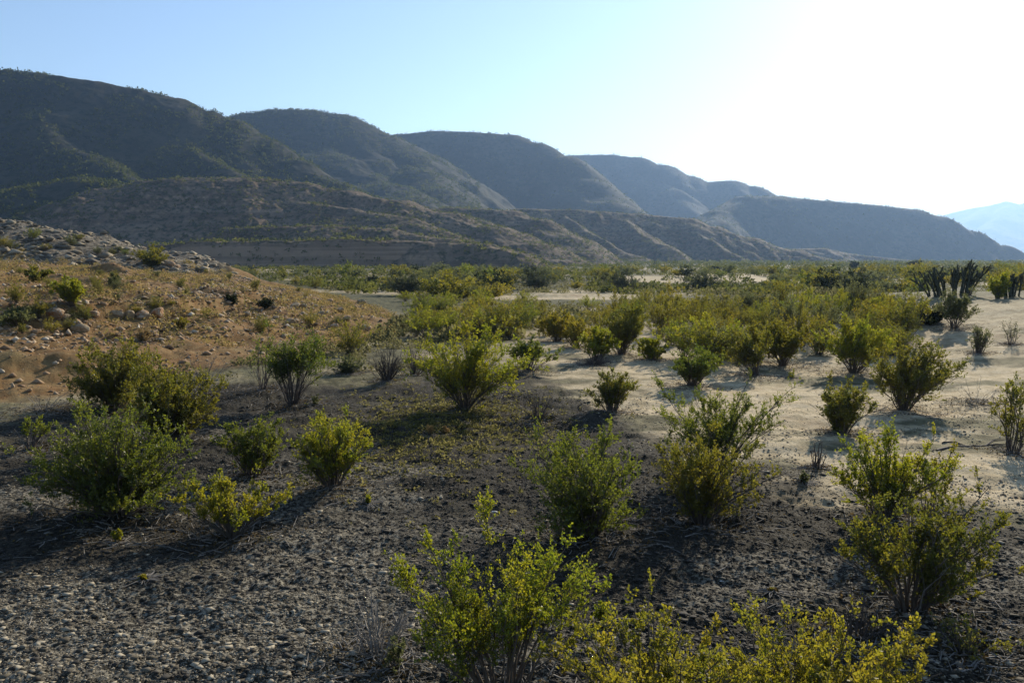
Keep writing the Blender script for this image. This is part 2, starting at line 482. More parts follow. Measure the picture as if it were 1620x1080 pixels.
H1 = hill('hill', 'tall dark scrubby hill at the near end of the range', [
    (pl((-420, 60, 560), (-150, 100, 580), (0, 113, 600), (60, 118, 605), (150, 130, 610), (215, 143, 615), (280, 157, 620), (325, 176, 622), (365, 191, 620), (420, 222, 610), (470, 255, 590), (530, 290, 560), (600, 318, 530), (680, 345, 500)), .74, 7, 4),
    (pl((30, 118, 600), (60, 170, 560), (150, 250, 500), (230, 300, 450), (300, 345, 420)), .66, 8, 0),
    (pl((-260, 100, 585), (-200, 200, 500), (-60, 290, 430), (30, 330, 390)), .66, 8, 0),
    (pl((215, 143, 615), (280, 220, 570), (370, 275, 520), (470, 322, 480)), .62, 8, 0),
    (pl((60, 300, 420), (140, 283, 425), (185, 292, 415), (250, 330, 400)), .40, 4, 3),
], -450, 760, 330, 900, M_HILL, 100, ncol=620, nrow=330)
H2 = hill('hill', 'second hill of the range, its rounded rocky top behind the first', [
    (pl((200, 230, 900), (300, 205, 920), (365, 188, 930), (400, 181, 940), (440, 176, 950), (490, 176, 955), (535, 183, 955), (560, 196, 950), (600, 214, 940), (640, 240, 900), (660, 270, 830), (690, 300, 760), (740, 330, 700)), .66, 20, 6),
    (pl((440, 176, 950), (500, 225, 880), (570, 275, 800), (650, 312, 700), (720, 335, 640)), .50, 24, 0),
    (pl((535, 183, 955), (565, 230, 900), (610, 285, 800)), .50, 24, 0),
], 180, 820, 560, 1250, M_HILL, 200, ncol=420, nrow=300, gl=80)
H3 = hill('hill', 'broad shaded hill in the middle of the range', [
    (pl((500, 262, 1180), (560, 238, 1190), (600, 218, 1200), (640, 215, 1200), (690, 210, 1200), (740, 211, 1200), (800, 215, 1200), (840, 228, 1190), (890, 250, 1160), (925, 285, 1100), (955, 320, 1020), (985, 350, 950), (1020, 380, 880)), 1.0, 34, 12),
    (pl((860, 236, 1180), (900, 300, 1060), (940, 345, 950)), .85, 28, 0),
], 420, 1120, 650, 1600, M_HILL, 300, .5, ncol=460, nrow=280, gl=90)
H4 = hill('hill', 'lower shaded hill behind the middle one, ending in a small knob', [
    (pl((800, 262, 1700), (890, 248, 1700), (960, 246, 1700), (1000, 250, 1690), (1040, 262, 1680), (1080, 279, 1670), (1110, 290, 1660), (1150, 287, 1650), (1180, 295, 1640), (1225, 311, 1620), (1300, 345, 1560)), .98, 40, 14),
    (pl((1000, 250, 1690), (1060, 300, 1560), (1120, 345, 1430), (1180, 378, 1300)), .85, 34, 0),
], 760, 1400, 950, 2200, M_HILL, 400, .45, ncol=420, nrow=240, gl=110)
H5 = hill('hill', 'last long shaded hill tapering down to the valley on the right', [
    (pl((1100, 356, 1085), (1135, 334, 1147), (1180, 311, 1209), (1230, 312, 1228), (1300, 318, 1240), (1380, 325, 1252), (1440, 332, 1259), (1480, 343, 1259), (1530, 366, 1252), (1580, 388, 1240), (1650, 410, 1215)), .95, 20, 8),
    (pl((1180, 311, 1209), (1130, 345, 1104), (1100, 372, 1004)), .85, 18, 0),
], 1020, 1720, 780, 1600, M_HILL, 500, .45, ncol=440, nrow=260, gl=80)
H6 = hill('foothill', 'low brown rounded mound with an eroded bluff at its base, in front of the tallest hill', [
    (pl((-60, 372, 380), (60, 346, 385), (120, 322, 390), (180, 301, 395), (250, 288, 400), (310, 284, 402), (400, 284, 405), (470, 291, 408), (540, 303, 408), (620, 318, 405), (700, 338, 395), (770, 360, 380), (830, 386, 360), (880, 412, 340)), .60, 4, 8),
    (pl((470, 318, 385), (560, 330, 372), (640, 345, 360), (700, 366, 345)), .5, 2, 3),
    (pl((380, 362, 330), (500, 358, 328), (620, 362, 326), (700, 378, 318), (750, 400, 300)), .5, 2, 5),
    (pl((200, 395, 268), (270, 388, 268), (330, 383, 265), (450, 382, 262), (560, 380, 262), (640, 382, 264)), 1.9, 1.0, 7),
    (pl((640, 380, 264), (700, 384, 262), (770, 386, 260), (830, 402, 250), (880, 425, 235)), .7, 1.5, 2),
], -160, 960, 200, 520, M_FOOT, 600, 1.3, ncol=860, nrow=460, gl=24, keep=-.8, terr=0.0)
H7 = hill('foothill', 'second lower hill right of the brown mound, split by small ravines', [
    (pl((560, 352, 480), (640, 334, 490), (720, 330, 495), (800, 334, 490), (850, 348, 475), (885, 372, 450), (920, 400, 420), (960, 424, 390)), .62, 3, 7),
    (pl((720, 332, 490), (790, 358, 440), (840, 380, 410), (880, 402, 385)), .6, 2, 2),
], 480, 1020, 340, 620, M_FOOT, 620, 1.2, ncol=460, nrow=240, gl=26, keep=-.8)
H8 = hill('foothill', 'third foothill with lit spurs running down to the plain', [
    (pl((780, 345, 640), (830, 331, 650), (900, 333, 655), (1000, 339, 660), (1080, 346, 660), (1120, 359, 655), (1180, 377, 650), (1250, 396, 640), (1320, 412, 630)), .62, 4, 8),
    (pl((880, 333, 650), (925, 362, 590), (975, 392, 540), (1030, 417, 490)), .66, 2, 0),
    (pl((985, 338, 658), (1010, 362, 610), (1050, 390, 565), (1085, 417, 520)), .66, 2, 0),
    (pl((1078, 347, 658), (1105, 370, 625), (1140, 395, 590), (1180, 415, 555)), .62, 2, 0),
], 720, 1400, 440, 820, M_FOOT, 640, 1.2, ncol=560, nrow=300, gl=30, keep=-.8)
H9 = hill('foothill', 'very low far bench at the foot of the last hill', [
    (pl((1130, 408, 800), (1190, 395, 810), (1300, 393, 820), (1345, 402, 820), (1430, 411, 800)), .5, 2, 5),
], 1080, 1500, 700, 900, M_FOOT, 660, 1.0, ncol=260, nrow=120, gl=26, keep=-.8)
HM = hill('mountain', 'pale blue distant mountain at the right edge', [
    (pl((1380, 372, 7200), (1440, 353, 7200), (1490, 341, 7200), (1530, 331, 7200), (1560, 326, 7200), (1592, 319, 7200), (1606, 328, 7200), (1625, 320, 7200), (1680, 315, 7200), (1800, 340, 7200), (2000, 380, 7200)), .42, 15, 0),
    (pl((1592, 319, 7200), (1560, 360, 6500), (1520, 385, 6000)), .4, 15, 0),
    (pl((1560, 326, 7200), (1500, 365, 6600), (1450, 392, 6100)), .4, 15, 0),
    (pl((1680, 315, 7200), (1640, 365, 6500), (1610, 392, 6000)), .4, 15, 0),
], 1300, 2000, 5200, 8800, M_MOUNT, 700, .9, ncol=260, nrow=160, gl=500, keep=-3)

# ------------------------------------------------------------------ plant builder
def unit(v):
    return v / (np.linalg.norm(v, axis=-1, keepdims=True) + 1e-9)

def tubes(P, rad, sides=3):
    """P (n,k,3) poly-lines, rad (n,k) -> verts, quads"""
    n, k, _ = P.shape
    d = unit(P[:, -1] - P[:, 0])
    ref = np.where(np.abs(d[:, 2:3]) > .9, np.array([[1., 0, 0]]), np.array([[0, 0, 1.]]))
    u = unit(np.cross(d, ref)); v = np.cross(d, u)
    a = np.arange(sides) / sides * 2 * np.pi
    ring = np.cos(a)[None, None, :, None] * u[:, None, None, :] + np.sin(a)[None, None, :, None] * v[:, None, None, :]
    V = P[:, :, None, :] + ring * rad[:, :, None, None]
    V = V.reshape(-1, 3)
    b = np.arange(n)[:, None, None] * (k * sides); i = np.arange(k - 1)[None, :, None] * sides; j = np.arange(sides)[None, None, :]
    j2 = (j + 1) % sides
    Q = np.stack([b + i + j, b + i + j2, b + i + sides + j2, b + i + sides + j], -1).reshape(-1, 4)
    return V, Q

def merge(parts):
    Vs, Fs, off = [], [], 0
    for V, Q in parts:
        Vs.append(V); Fs.append(Q + off); off += len(V)
    return np.concatenate(Vs), np.concatenate(Fs)

def bez(b, c, t_, t):
    t = t[..., None]
    return (1 - t) ** 2 * b + 2 * t * (1 - t) * c + t ** 2 * t_

def leaves(rng, pos, axis, size, tint):
    n = len(pos)
    d = unit(axis * .7 + rng.normal(0, .65, (n, 3)) + np.array([0, 0, .25]))
    s = unit(np.cross(d, rng.normal(0, 1, (n, 3))))
    nn = np.cross(d, s)
    L = (size * rng.uniform(.6, 1.3, n))[:, None]; w = L * .30
    V = np.stack([pos, pos + d * L * .5 + s * w + nn * L * .08, pos + d * L, pos + d * L * .5 - s * w + nn * L * .08], 1).reshape(-1, 3)
    Q = np.arange(n * 4).reshape(-1, 4)
    return V, Q, tint

def gen_bush(seed, h, w, depth=None, ns=26, nb=7, nt=4, nl=9, leaf=.026, bare=.3, lean=(0, 0), top=.45, rad=.011, arms=(), base=.07,
             vase=.62, low=.0, up=.5, blen=(.12, .30), tlen=(.05, .13)):
    """a shrub of many stems fanning up from one root; returns (stem verts, quads), (leaf verts, quads, tint)"""
    rng = np.random.default_rng(seed)
    a = rng.uniform(0, 2 * np.pi, ns); q = np.sqrt(rng.uniform(.02, 1, ns))
    lob = 1 + .28 * np.sin(a * 2 + rng.uniform(0, 6)) + .22 * np.sin(a * 3 + rng.uniform(0, 6))
    tip = np.stack([q * np.cos(a) * w / 2 * lob + lean[0] * h, q * np.sin(a) * (depth or w) / 2 * lob + lean[1] * h,
                    h * (1 - top * q ** 2) * rng.uniform(.58, 1.04, ns)], 1)
    if low:                                       # some stems lie low and spread sideways
        k = rng.uniform(0, 1, ns) < low
        tip[k, 2] *= rng.uniform(.35, .65, k.sum())
    if len(arms):
        tip = np.concatenate([tip, np.array(arms, float)]); a = np.concatenate([a, np.arctan2(tip[ns:, 1], tip[ns:, 0])])
        q = np.concatenate([q, np.ones(len(arms))])
    n = len(tip)
    bs = np.stack([np.cos(a) * q * base, np.sin(a) * q * base, np.full(n, -.05)], 1)
    ct = bs + (tip - bs) * np.array([.30, .30, vase]) + rng.normal(0, .05 * h, (n, 3)) * np.array([1, 1, .4])
    ts = np.linspace(0, 1, 7)
    P = bez(bs[:, None], ct[:, None], tip[:, None], np.repeat(ts[None], n, 0))
    P[:, 1:-1] += rng.normal(0, .012 * h, (n, 5, 3))
    sr = rad * rng.uniform(.6, 1.3, n)[:, None] * (1 - .8 * ts)[None, :]
    parts = [tubes(P, sr, 4 if rad > .008 else 3)]
    # side branches
    t = rng.uniform(bare, .97, (n, nb))
    st = bez(bs[:, None], ct[:, None], tip[:, None], t)
    tan = unit(2 * (1 - t)[..., None] * (ct - bs)[:, None] + 2 * t[..., None] * (tip - ct)[:, None])
    bd = unit(tan * .9 + rng.normal(0, .55, (n, nb, 3)) + np.array([0, 0, up]))
    bl = h * rng.uniform(*blen, (n, nb)) * (1.15 - .6 * t)
    B0 = st.reshape(-1, 3); bd = bd.reshape(-1, 3); bl = bl.reshape(-1, 1)
    B2 = B0 + bd * bl; B1 = B0 + bd * bl * .5 + rng.normal(0, .05, B0.shape) * bl
    BP = np.stack([B0, B1, B2], 1)
    parts.append(tubes(BP, np.repeat(np.array([[.30, .2, .08]]) * rad * 1.0, len(BP), 0), 3))
    # twigs
    m = len(B0)
    tt = rng.uniform(.15, 1, (m, nt, 1))
    T0 = B0[:, None] + (B2 - B0)[:, None] * tt
    td = unit(bd[:, None] * .8 + rng.normal(0, .6, (m, nt, 3)) + np.array([0, 0, up]))
    tl = h * rng.uniform(*tlen, (m, nt, 1))
    T2 = T0 + td * tl
    if nt:
        TP = np.stack([T0.reshape(-1, 3), T2.reshape(-1, 3)], 1)
        if nl == 0 or rad > .006:
            parts.append(tubes(TP, np.repeat(np.array([[.13, .05]]) * rad, len(TP), 0), 3))
    sv = merge(parts)
    if nl == 0:
        return sv, None
    k = len(TP)
    lt = rng.uniform(.1, 1.05, (k, nl, 1))
    pos = (TP[:, None, 0] + (TP[:, 1] - TP[:, 0])[:, None] * lt).reshape(-1, 3) + rng.normal(0, leaf * .25, (k * nl, 3))
    ax = np.repeat(td.reshape(-1, 3), nl, 0)
    stem_t = np.repeat(np.repeat(rng.uniform(0, 1, n), nb * nt), nl)
    tint = np.clip(.45 * stem_t + .35 * rng.uniform(0, 1, len(pos)) + .2 * rng.uniform(0, 1, len(pos)) ** 4 * 2, 0, 1)
    return sv, leaves(rng, pos, ax, leaf, tint)

def plant(name, label, cat, pos, seed, mat, stem_mat=None, group=None, rot=0.0, **kw):
    sv, lf = gen_bush(seed, **kw)
    if lf is None:
        o = link(name, np_mesh(name, sv[0], sv[1], stem_mat or M_TWIG), None, pos)
        o.rotation_euler.z = rot
        return tag(o, label, cat, group)
    root = link(name, None, None, pos); root.rotation_euler.z = rot
    tag(root, label, cat, group)
    link('stems', np_mesh('stems', sv[0], sv[1], stem_mat or M_BARK), root)
    link('foliage', np_mesh('foliage', lf[0], lf[1], mat, False, lf[2]), root)
    if pos[1] < 24 and kw.get('h', 0) > .5:
        k2 = dict(kw); k2.update(ns=max(4, kw.get('ns', 20) // 5), nb=5, nt=3, nl=0, arms=(), bare=.35, w=kw['w'] * 1.12, h=kw['h'] * .92, rad=.006)
        dv = gen_bush(seed + 5000, **k2)[0]
        link('dead_stems', np_mesh('dead_stems', dv[0], dv[1], M_TWIG if seed % 2 else M_TWIGD), root)
    return root

def px_at(px, py):
    p = at(px, py)
    return p

HEROES = []
def hero(name, label, cat, root_px, box, seed, mat, stem=None, group=None, **kw):
    """base pixel -> where it stands; box (x0, top, x1) in pixels -> its real height and width at that distance"""
    p = px_at(*root_px)
    HEROES.append((p, (box[2] - box[0]) / F * p[1]))
    d = p[1] * CP - (p[2] - CAMZ) * SP            # distance along the view axis
    top = W(root_px[0], box[1], p[1])[2]
    h = (top - p[2]) * 1.0
    w = (box[2] - box[0]) / F * d
    cx = ((box[0] + box[2]) / 2 - root_px[0]) / F * d
    arms = []
    for (ax, ay, dy) in kw.pop('armpx', ()):      # the tips of stems that stick out, relative to the root
        q = W(ax, ay, p[1] + dy); arms.append(q - p)
    hf = kw.pop('hf', .97); wf = kw.pop('wf', 1.02)
    kw['nl'] = int(round(kw['nl'] * 1.6)); kw['leaf'] = kw.get('leaf', .026) * .98
    kw.setdefault('lean', (cx / h, 0))
    return plant(name, label, cat, p, seed, mat, stem, group, h=h * hf, w=w * wf, arms=arms, **kw)

near = dict(ns=30, nb=8, nt=4, nl=11, leaf=.024)
# --- front row
hero('creosote_bush', 'bright green bush with upright leafy tips rising at the bottom edge, the closest green bush', 'bush', (795, 1120), (630, 825, 940), 11, M_YELLOW,
     ns=24, nb=8, nt=5, nl=12, leaf=.0195, bare=.38, rad=.010, top=.35, up=.55, blen=(.10, .24), armpx=[(770, 818, .1), (682, 868, 0), (628, 905, 0), (905, 850, .1), (925, 900, 0), (690, 985, -.2), (830, 850, .2)])
M_GOLD = leaf_mat('leaf_gold', (.10, .11, .008), (.20, .155, .010))
low_front = dict(ns=40, nb=8, nt=4, nl=8, leaf=.021, bare=.35, rad=.010, top=.05, up=.4, low=.1, vase=.55)
hero('creosote_bush', 'low spreading yellow leaved bush at the bottom edge, touching the bright green one', 'bush', (1030, 1190), (860, 985, 1200), 12, M_GOLD, **low_front)
hero('creosote_bush', 'low spreading yellow leaved bush at the bottom edge, below the tall dark based bush', 'bush', (1270, 1190), (1110, 980, 1430), 9, M_GOLD, **low_front)
hero('creosote_bush', 'tall open bush with a thick dark base on the right, beside the pale sand', 'bush', (1440, 965), (1335, 755, 1560), 13, M_OLIVE,
     bare=.22, rad=.013, armpx=[(1565, 770, 0), (1540, 800, .2), (1345, 830, 0), (1380, 790, .3), (1560, 850, -.2)], **{**near, 'ns': 26})
hero('creosote_bush', 'yellowish bush standing just behind the tall dark based bush on the right', 'bush', (1400, 822), (1330, 665, 1480), 14, M_YELLOW, bare=.2, armpx=[(1480, 690, 0), (1335, 760, 0), (1415, 660, 0)], **near)
hero('creosote_bush', 'thin single stemmed shrub with a small open crown right of the yellowish bush', 'bush', (1468, 812), (1440, 690, 1510), 15, M_OLIVE, ns=6, nb=6, nt=3, nl=8, leaf=.024, bare=.35, rad=.01, armpx=[(1505, 712, 0), (1495, 770, 0)])
hero('creosote_bush', 'wide rounded bush in the centre foreground between dark soil and shade', 'bush', (930, 850), (805, 648, 1010), 16, M_GREEN, bare=.12, low=.25, top=.5, **{**near, 'ns': 44})
hero('creosote_bush', 'brownish bush tinged with yellow leaves, touching the wide feathery bush behind it', 'bush', (1108, 822), (1030, 672, 1210), 17, M_OLIVE, bare=.1, low=.25, **{**near, 'ns': 40})
hero('creosote_bush', 'wide feathery bush with long arms reaching right over pale sand', 'bush', (1135, 745), (1040, 595, 1215), 18, M_GREEN, bare=.22, armpx=[(1255, 612, 0), (1232, 640, .1), (1245, 665, -.1), (1045, 610, 0), (1185, 600, 0), (1045, 660, 0)], **near)
hero('creosote_bush', 'largest dense dark green bush at the left, in front of two others', 'bush', (192, 812), (70, 632, 312), 19, M_GREEN, bare=.06, low=.35, top=.5, **{**near, 'ns': 84, 'nl': 14})
hero('creosote_bush', 'olive bush directly behind the largest left bush, on its right', 'bush', (265, 700), (200, 570, 348), 20, M_OLIVE, bare=.12, low=.2, leaf=.03, ns=70, nb=8, nt=4, nl=12)
hero('creosote_bush', 'tall olive bush at the foot of the orange bank, furthest back of the left trio', 'bush', (180, 648), (118, 532, 262), 21, M_OLIVE, bare=.14, low=.15, leaf=.034, ns=64, nb=8, nt=4, nl=11)
hero('creosote_bush', 'small round bush with dead stems leaning out on its left', 'bush', (403, 752), (362, 645, 446), 22, M_GREEN, bare=.12, **{**near, 'ns': 24})
hero('creosote_bush', 'upright vase shaped bush alone on dark soil, left of centre', 'bush', (525, 770), (465, 640, 598), 23, M_YELLOW, bare=.16, **{**near, 'ns': 36})
hero('creosote_bush', 'low flat topped bright yellow green bush in the left foreground', 'bush', (368, 840), (284, 748, 456), 24, M_YELLOW, bare=.28, top=.25, up=.5, vase=.5, blen=(.12, .26), **{**near, 'ns': 30, 'leaf': .02})
hero('creosote_bush', 'half dead little shrub with one green top at the left edge', 'bush', (45, 708), (15, 652, 84), 25, M_GREEN, M_TWIGD, ns=14, nb=5, nt=3, nl=5, leaf=.028, bare=.55)
# --- middle rows
hero('creosote_bush', 'bush with bare purple grey stems and a bright crown at the foot of the bank', 'bush', (463, 638), (425, 520, 530), 26, M_GREEN, M_TWIGD, bare=.5, ns=40, nb=7, nt=4, nl=8, leaf=.034, top=.3)
hero('creosote_bush', 'thin shrub with few leaves leaning left of the bare stemmed bush', 'bush', (415, 618), (382, 500, 445), 27, M_GREEN, M_TWIGD, bare=.4, ns=12, nb=5, nt=3, nl=5, leaf=.032)
hero('creosote_bush', 'large pale green airy bush left of the middle of the picture, over grassy soil', 'bush', (735, 645), (645, 502, 818), 28, M_YELLOW, bare=.2, ns=52, nb=8, nt=4, nl=9, leaf=.036, armpx=[(820, 615, 0), (655, 520, .3), (800, 510, .5)])
hero('creosote_bush', 'small neat vase shaped bush at the edge of dark soil and pale flat', 'bush', (968, 653), (938, 586, 1002), 29, M_OLIVE, bare=.2, ns=34, nb=7, nt=4, nl=9, leaf=.028, top=.2)
hero('creosote_bush', 'small spreading bush right behind the large pale green airy bush', 'bush', (838, 587), (805, 530, 875), 30, M_GREEN, M_TWIGD, bare=.4, ns=26, nb=6, nt=4, nl=8, leaf=.038)
hero('creosote_bush', 'narrow bush tapering to its root on pale sand', 'bush', (1330, 686), (1288, 592, 1372), 31, M_OLIVE, bare=.12, ns=34, nb=7, nt=4, nl=9, leaf=.032)
hero('creosote_bush', 'dense brown green bush casting a shadow on the sand at the right', 'bush', (1430, 648), (1382, 524, 1512), 32, M_OLIVE, bare=.25, ns=52, nb=8, nt=4, nl=9, leaf=.036)
hero('creosote_bush', 'sparse bush cut by the right edge of the picture, its base dark', 'bush', (1603, 716), (1570, 582, 1650), 33, M_OLIVE, M_TWIGD, bare=.25, ns=16, nb=6, nt=3, nl=8, leaf=.032)
hero('creosote_bush', 'yellow bush above a heap of black dead stems on the pale flat', 'bush', (944, 572), (912, 515, 978), 34, M_YELLOW, M_TWIGD, bare=.3, ns=34, nb=7, nt=4, nl=8, leaf=.042)
hero('creosote_bush', 'taller bush with a dark trunk like base right of the yellow bush', 'bush', (983, 562), (945, 478, 1028), 35, M_OLIVE, M_TWIGD, bare=.22, ns=44, nb=8, nt=4, nl=8, leaf=.045)
hero('creosote_bush', 'small round yellow bush on the pale flat, by the tall dark based one', 'bush', (1031, 570), (1006, 530, 1058), 36, M_YELLOW, bare=.15, ns=34, nb=7, nt=3, nl=8, leaf=.042)
hero('creosote_bush', 'round golden bush at the back of the pale flat', 'bush', (880, 540), (848, 487, 912), 37, M_OCHRE, bare=.15, ns=40, nb=7, nt=4, nl=8, leaf=.048)
hero('creosote_bush', 'dull brownish bush between the golden bush and the yellow one', 'bush', (912, 550), (885, 500, 948), 38, M_OCHRE, M_TWIGD, bare=.3, ns=34, nb=6, nt=3, nl=7, leaf=.045)
hero('creosote_bush', 'wide bush with a dark forked base at the front of the thicket', 'bush', (1238, 578), (1180, 500, 1290), 39, M_OLIVE, bare=.3, ns=46, nb=8, nt=4, nl=8, leaf=.045)
hero('creosote_bush', 'bush with a black leaning trunk at the front left of the thicket', 'bush', (1194, 597), (1135, 515, 1222), 40, M_OLIVE, M_TWIGD, bare=.35, ns=30, nb=7, nt=4, nl=8, leaf=.042)
hero('creosote_bush', 'fan shaped bush of straight stems at the front right of the thicket', 'bush', (1350, 590), (1290, 498, 1405), 41, M_YELLOW, bare=.3, ns=48, nb=8, nt=4, nl=8, leaf=.042)
hero('creosote_bush', 'green sprawling bush just behind the wide feathery bush', 'bush', (1095, 612), (1050, 540, 1150), 42, M_GREEN, bare=.2, ns=36, nb=7, nt=4, nl=8, leaf=.038)
hero('creosote_bush', 'yellow shrub standing alone on the orange bank', 'shrub', (112, 482), (80, 438, 138), 43, M_YELLOW, bare=.15, ns=34, nb=7, nt=3, nl=8, leaf=.045)
hero('creosote_bush', 'bushy olive shrub on the crest of the bank, by the grey mound', 'shrub', (240, 424), (200, 385, 275), 44, M_OLIVE, bare=.1, ns=40, nb=7, nt=3, nl=8, leaf=.09)
hero('creosote_bush', 'dark olive shrub at the left of the bank under the grey mound', 'shrub', (58, 446), (38, 420, 82), 45, M_OLIVE, bare=.1, ns=30, nb=6, nt=3, nl=7, leaf=.07)
hero('sagebrush', 'small grey green upright shrub right of the yellow shrub on the bank', 'shrub', (179, 456), (172, 432, 188), 46, M_GREY, bare=.1, ns=24, nb=6, nt=3, nl=7, leaf=.05)
hero('sagebrush', 'grey low shrub on the rock ledge at the left edge', 'shrub', (30, 512), (-20, 484, 78), 47, M_GREY, M_TWIG, bare=.1, ns=40, nb=6, nt=3, nl=5, leaf=.05, low=.3)
hero('sagebrush', 'pale grey brush mound beside the bare stemmed bush', 'shrub', (550, 590), (528, 560, 580), 48, M_GREY, M_TWIG, bare=.05, ns=44, nb=6, nt=3, nl=4, leaf=.035, low=.4)
hero('sagebrush', 'dark rounded shrub in the thicket below the cactus stand', 'shrub', (1470, 512), (1438, 478, 1500), 49, M_DARK, M_TWIGD, bare=.02, ns=50, nb=7, nt=3, nl=8, leaf=.07, low=.4)
hero('sagebrush', 'pale topped grey shrub at the top of the sandy rise', 'shrub', (1510, 520), (1485, 452, 1540), 50, M_GREY, M_TWIGD, bare=.35, ns=34, nb=7, nt=3, nl=7, leaf=.05)
hero('sagebrush', 'thin grey brown shrub on the sandy rise', 'shrub', (1547, 560), (1530, 508, 1568), 51, M_GREY, M_TWIGD, bare=.2, ns=26, nb=6, nt=3, nl=3, leaf=.035)
hero('sagebrush', 'wispy brown shrub near the top of the sandy rise by the right edge', 'shrub', (1600, 545), (1585, 500, 1615), 52, M_GREY, M_TWIGD, bare=.2, ns=10, nb=5, nt=3, nl=2, leaf=.03)
hero('sagebrush', 'small yellow flowering tuft among the ledge boulders', 'shrub', (286, 520), (276, 498, 300), 53, M_OCHRE, bare=.1, ns=20, nb=5, nt=3, nl=6, leaf=.035)
hero('sagebrush', 'reddish dry tuft below the ledge boulders', 'shrub', (225, 540), (210, 515, 245), 54, M_DRY, bare=.05, ns=24, nb=5, nt=3, nl=4, leaf=.035)
hero('sagebrush', 'small dark ball shaped shrub on the bank, left one of two', 'shrub', (366, 480), (354, 462, 378), 55, M_DARK, M_TWIGD, bare=.02, ns=30, nb=6, nt=3, nl=6, leaf=.04, low=.4)
hero('sagebrush', 'small dark ball shaped shrub on the bank, right one of two', 'shrub', (421, 487), (408, 468, 434), 56, M_DARK, M_TWIGD, bare=.02, ns=30, nb=6, nt=3, nl=6, leaf=.04, low=.4)

# --- leafless shrubs
hero('dead_shrub', 'leafless purple brown shrub on the pale strip left of the large airy bush', 'dead shrub', (612, 602), (582, 545, 645), 60, None, M_TWIGD, ns=60, nb=7, nt=3, nl=0, bare=.2, rad=.010)
hero('dead_shrub', 'low tangle of bare dark twigs right of the large airy bush', 'dead shrub', (850, 662), (805, 606, 892), 61, None, M_TWIGD, ns=22, nb=6, nt=3, nl=0, bare=.15, rad=.009, low=.4)
hero('dead_shrub', 'bare little forked stump standing on pale sand', 'dead shrub', (1291, 740), (1274, 690, 1310), 62, None, M_TWIGD, ns=9, nb=4, nt=2, nl=0, bare=.35, rad=.012)
hero('dead_shrub', 'grey tangle of dry branches lying left of the nearest green bush', 'dead shrub', (600, 1040), (530, 895, 690), 63, None, M_TWIG, ns=26, nb=6, nt=4, nl=0, bare=.1, rad=.008, low=.6, hf=.8)
hero('dead_shrub', 'bare dark twigs rising behind the yellow bottom edge bush', 'dead shrub', (1350, 1010), (1280, 905, 1410), 64, None, M_TWIGD, ns=16, nb=6, nt=3, nl=0, bare=.15, rad=.008, low=.4)
hero('dead_shrub', 'black heap of dead stems under the yellow bush on the pale flat', 'dead shrub', (938, 580), (914, 558, 972), 65, None, M_TWIGD, ns=50, nb=6, nt=3, nl=0, bare=.05, rad=.016, low=.5)
hero('dead_shrub', 'white weathered twigs standing below the orange bank at the left', 'dead shrub', (70, 652), (20, 612, 130), 66, None, M_TWIG, ns=16, nb=5, nt=3, nl=0, bare=.2, rad=.008)
hero('dead_shrub', 'leaning leafless stems beside the small round bush', 'dead shrub', (400, 748), (340, 660, 400), 67, None, M_TWIGD, ns=9, nb=5, nt=3, nl=0, bare=.3, rad=.008)
hero('dead_shrub', 'grey bare brush behind the largest left bush, below the bank', 'dead shrub', (320, 625), (265, 540, 385), 68, None, M_TWIG, ns=26, nb=6, nt=3, nl=0, bare=.25, rad=.007)
hero('dead_shrub', 'pale dead twigs on sand near the right edge bush', 'dead shrub', (1545, 640), (1510, 585, 1590), 69, None, M_TWIG, ns=10, nb=5, nt=3, nl=0, bare=.2, rad=.006)
hero('dead_shrub', 'low dry brush in the shade of the tall dark based bush on the right', 'dead shrub', (1530, 1040), (1455, 960, 1600), 70, M_OLIVE, M_TWIGD, ns=18, nb=6, nt=3, nl=2, leaf=.02, bare=.15, rad=.006, low=.5)
hero('dead_shrub', 'grey brown brush clump left of the wide airy bush, behind the pale mound', 'dead shrub', (655, 592), (632, 540, 690), 71, None, M_TWIGD, ns=40, nb=6, nt=3, nl=0, bare=.2, rad=.008)

# --- small sprigs and tufts
TUFTS = [((185, 850), 14, M_YELLOW, 'tiny yellow green sprig in the shade band at the left'), ((228, 922), 14, M_OCHRE, 'tiny ochre sprig on the pale gravel'),
         ((678, 690), 20, M_DRY, 'pale dry grass tuft on grassy soil, the larger one'), ((705, 684), 12, M_DRY, 'pale dry grass tuft right beside the larger one'),
         ((582, 792), 10, M_YELLOW, 'small sprig near the fallen twig'), ((1272, 764), 18, M_GREY, 'small grey tuft at the edge of the pale sand'),
         ((1222, 945), 16, M_OLIVE, 'small olive tuft above the yellow bottom edge bush'), ((955, 985), 34, M_YELLOW, 'little upright leafy sprout between the two front bushes'),
         ((625, 1060), 60, M_GREY, 'grey green sprout at the foot of the dry branches'), ((1252, 600), 18, M_YELLOW, 'small yellow sprout in front of the forked base bush'),
         ((500, 640), 16, M_GREY, 'grey tuft at the foot of the bare stemmed bush')]
for i, ((px, py), hp, mt, lab) in enumerate(TUFTS):
    hero('plant_tuft', lab, 'plant', (px, py), (px - hp * .45, py - hp, px + hp * .45), 80 + i, mt, M_TWIGD, ns=10, nb=4, nt=2, nl=7, leaf=.02, bare=.15, rad=.004, base=.02)

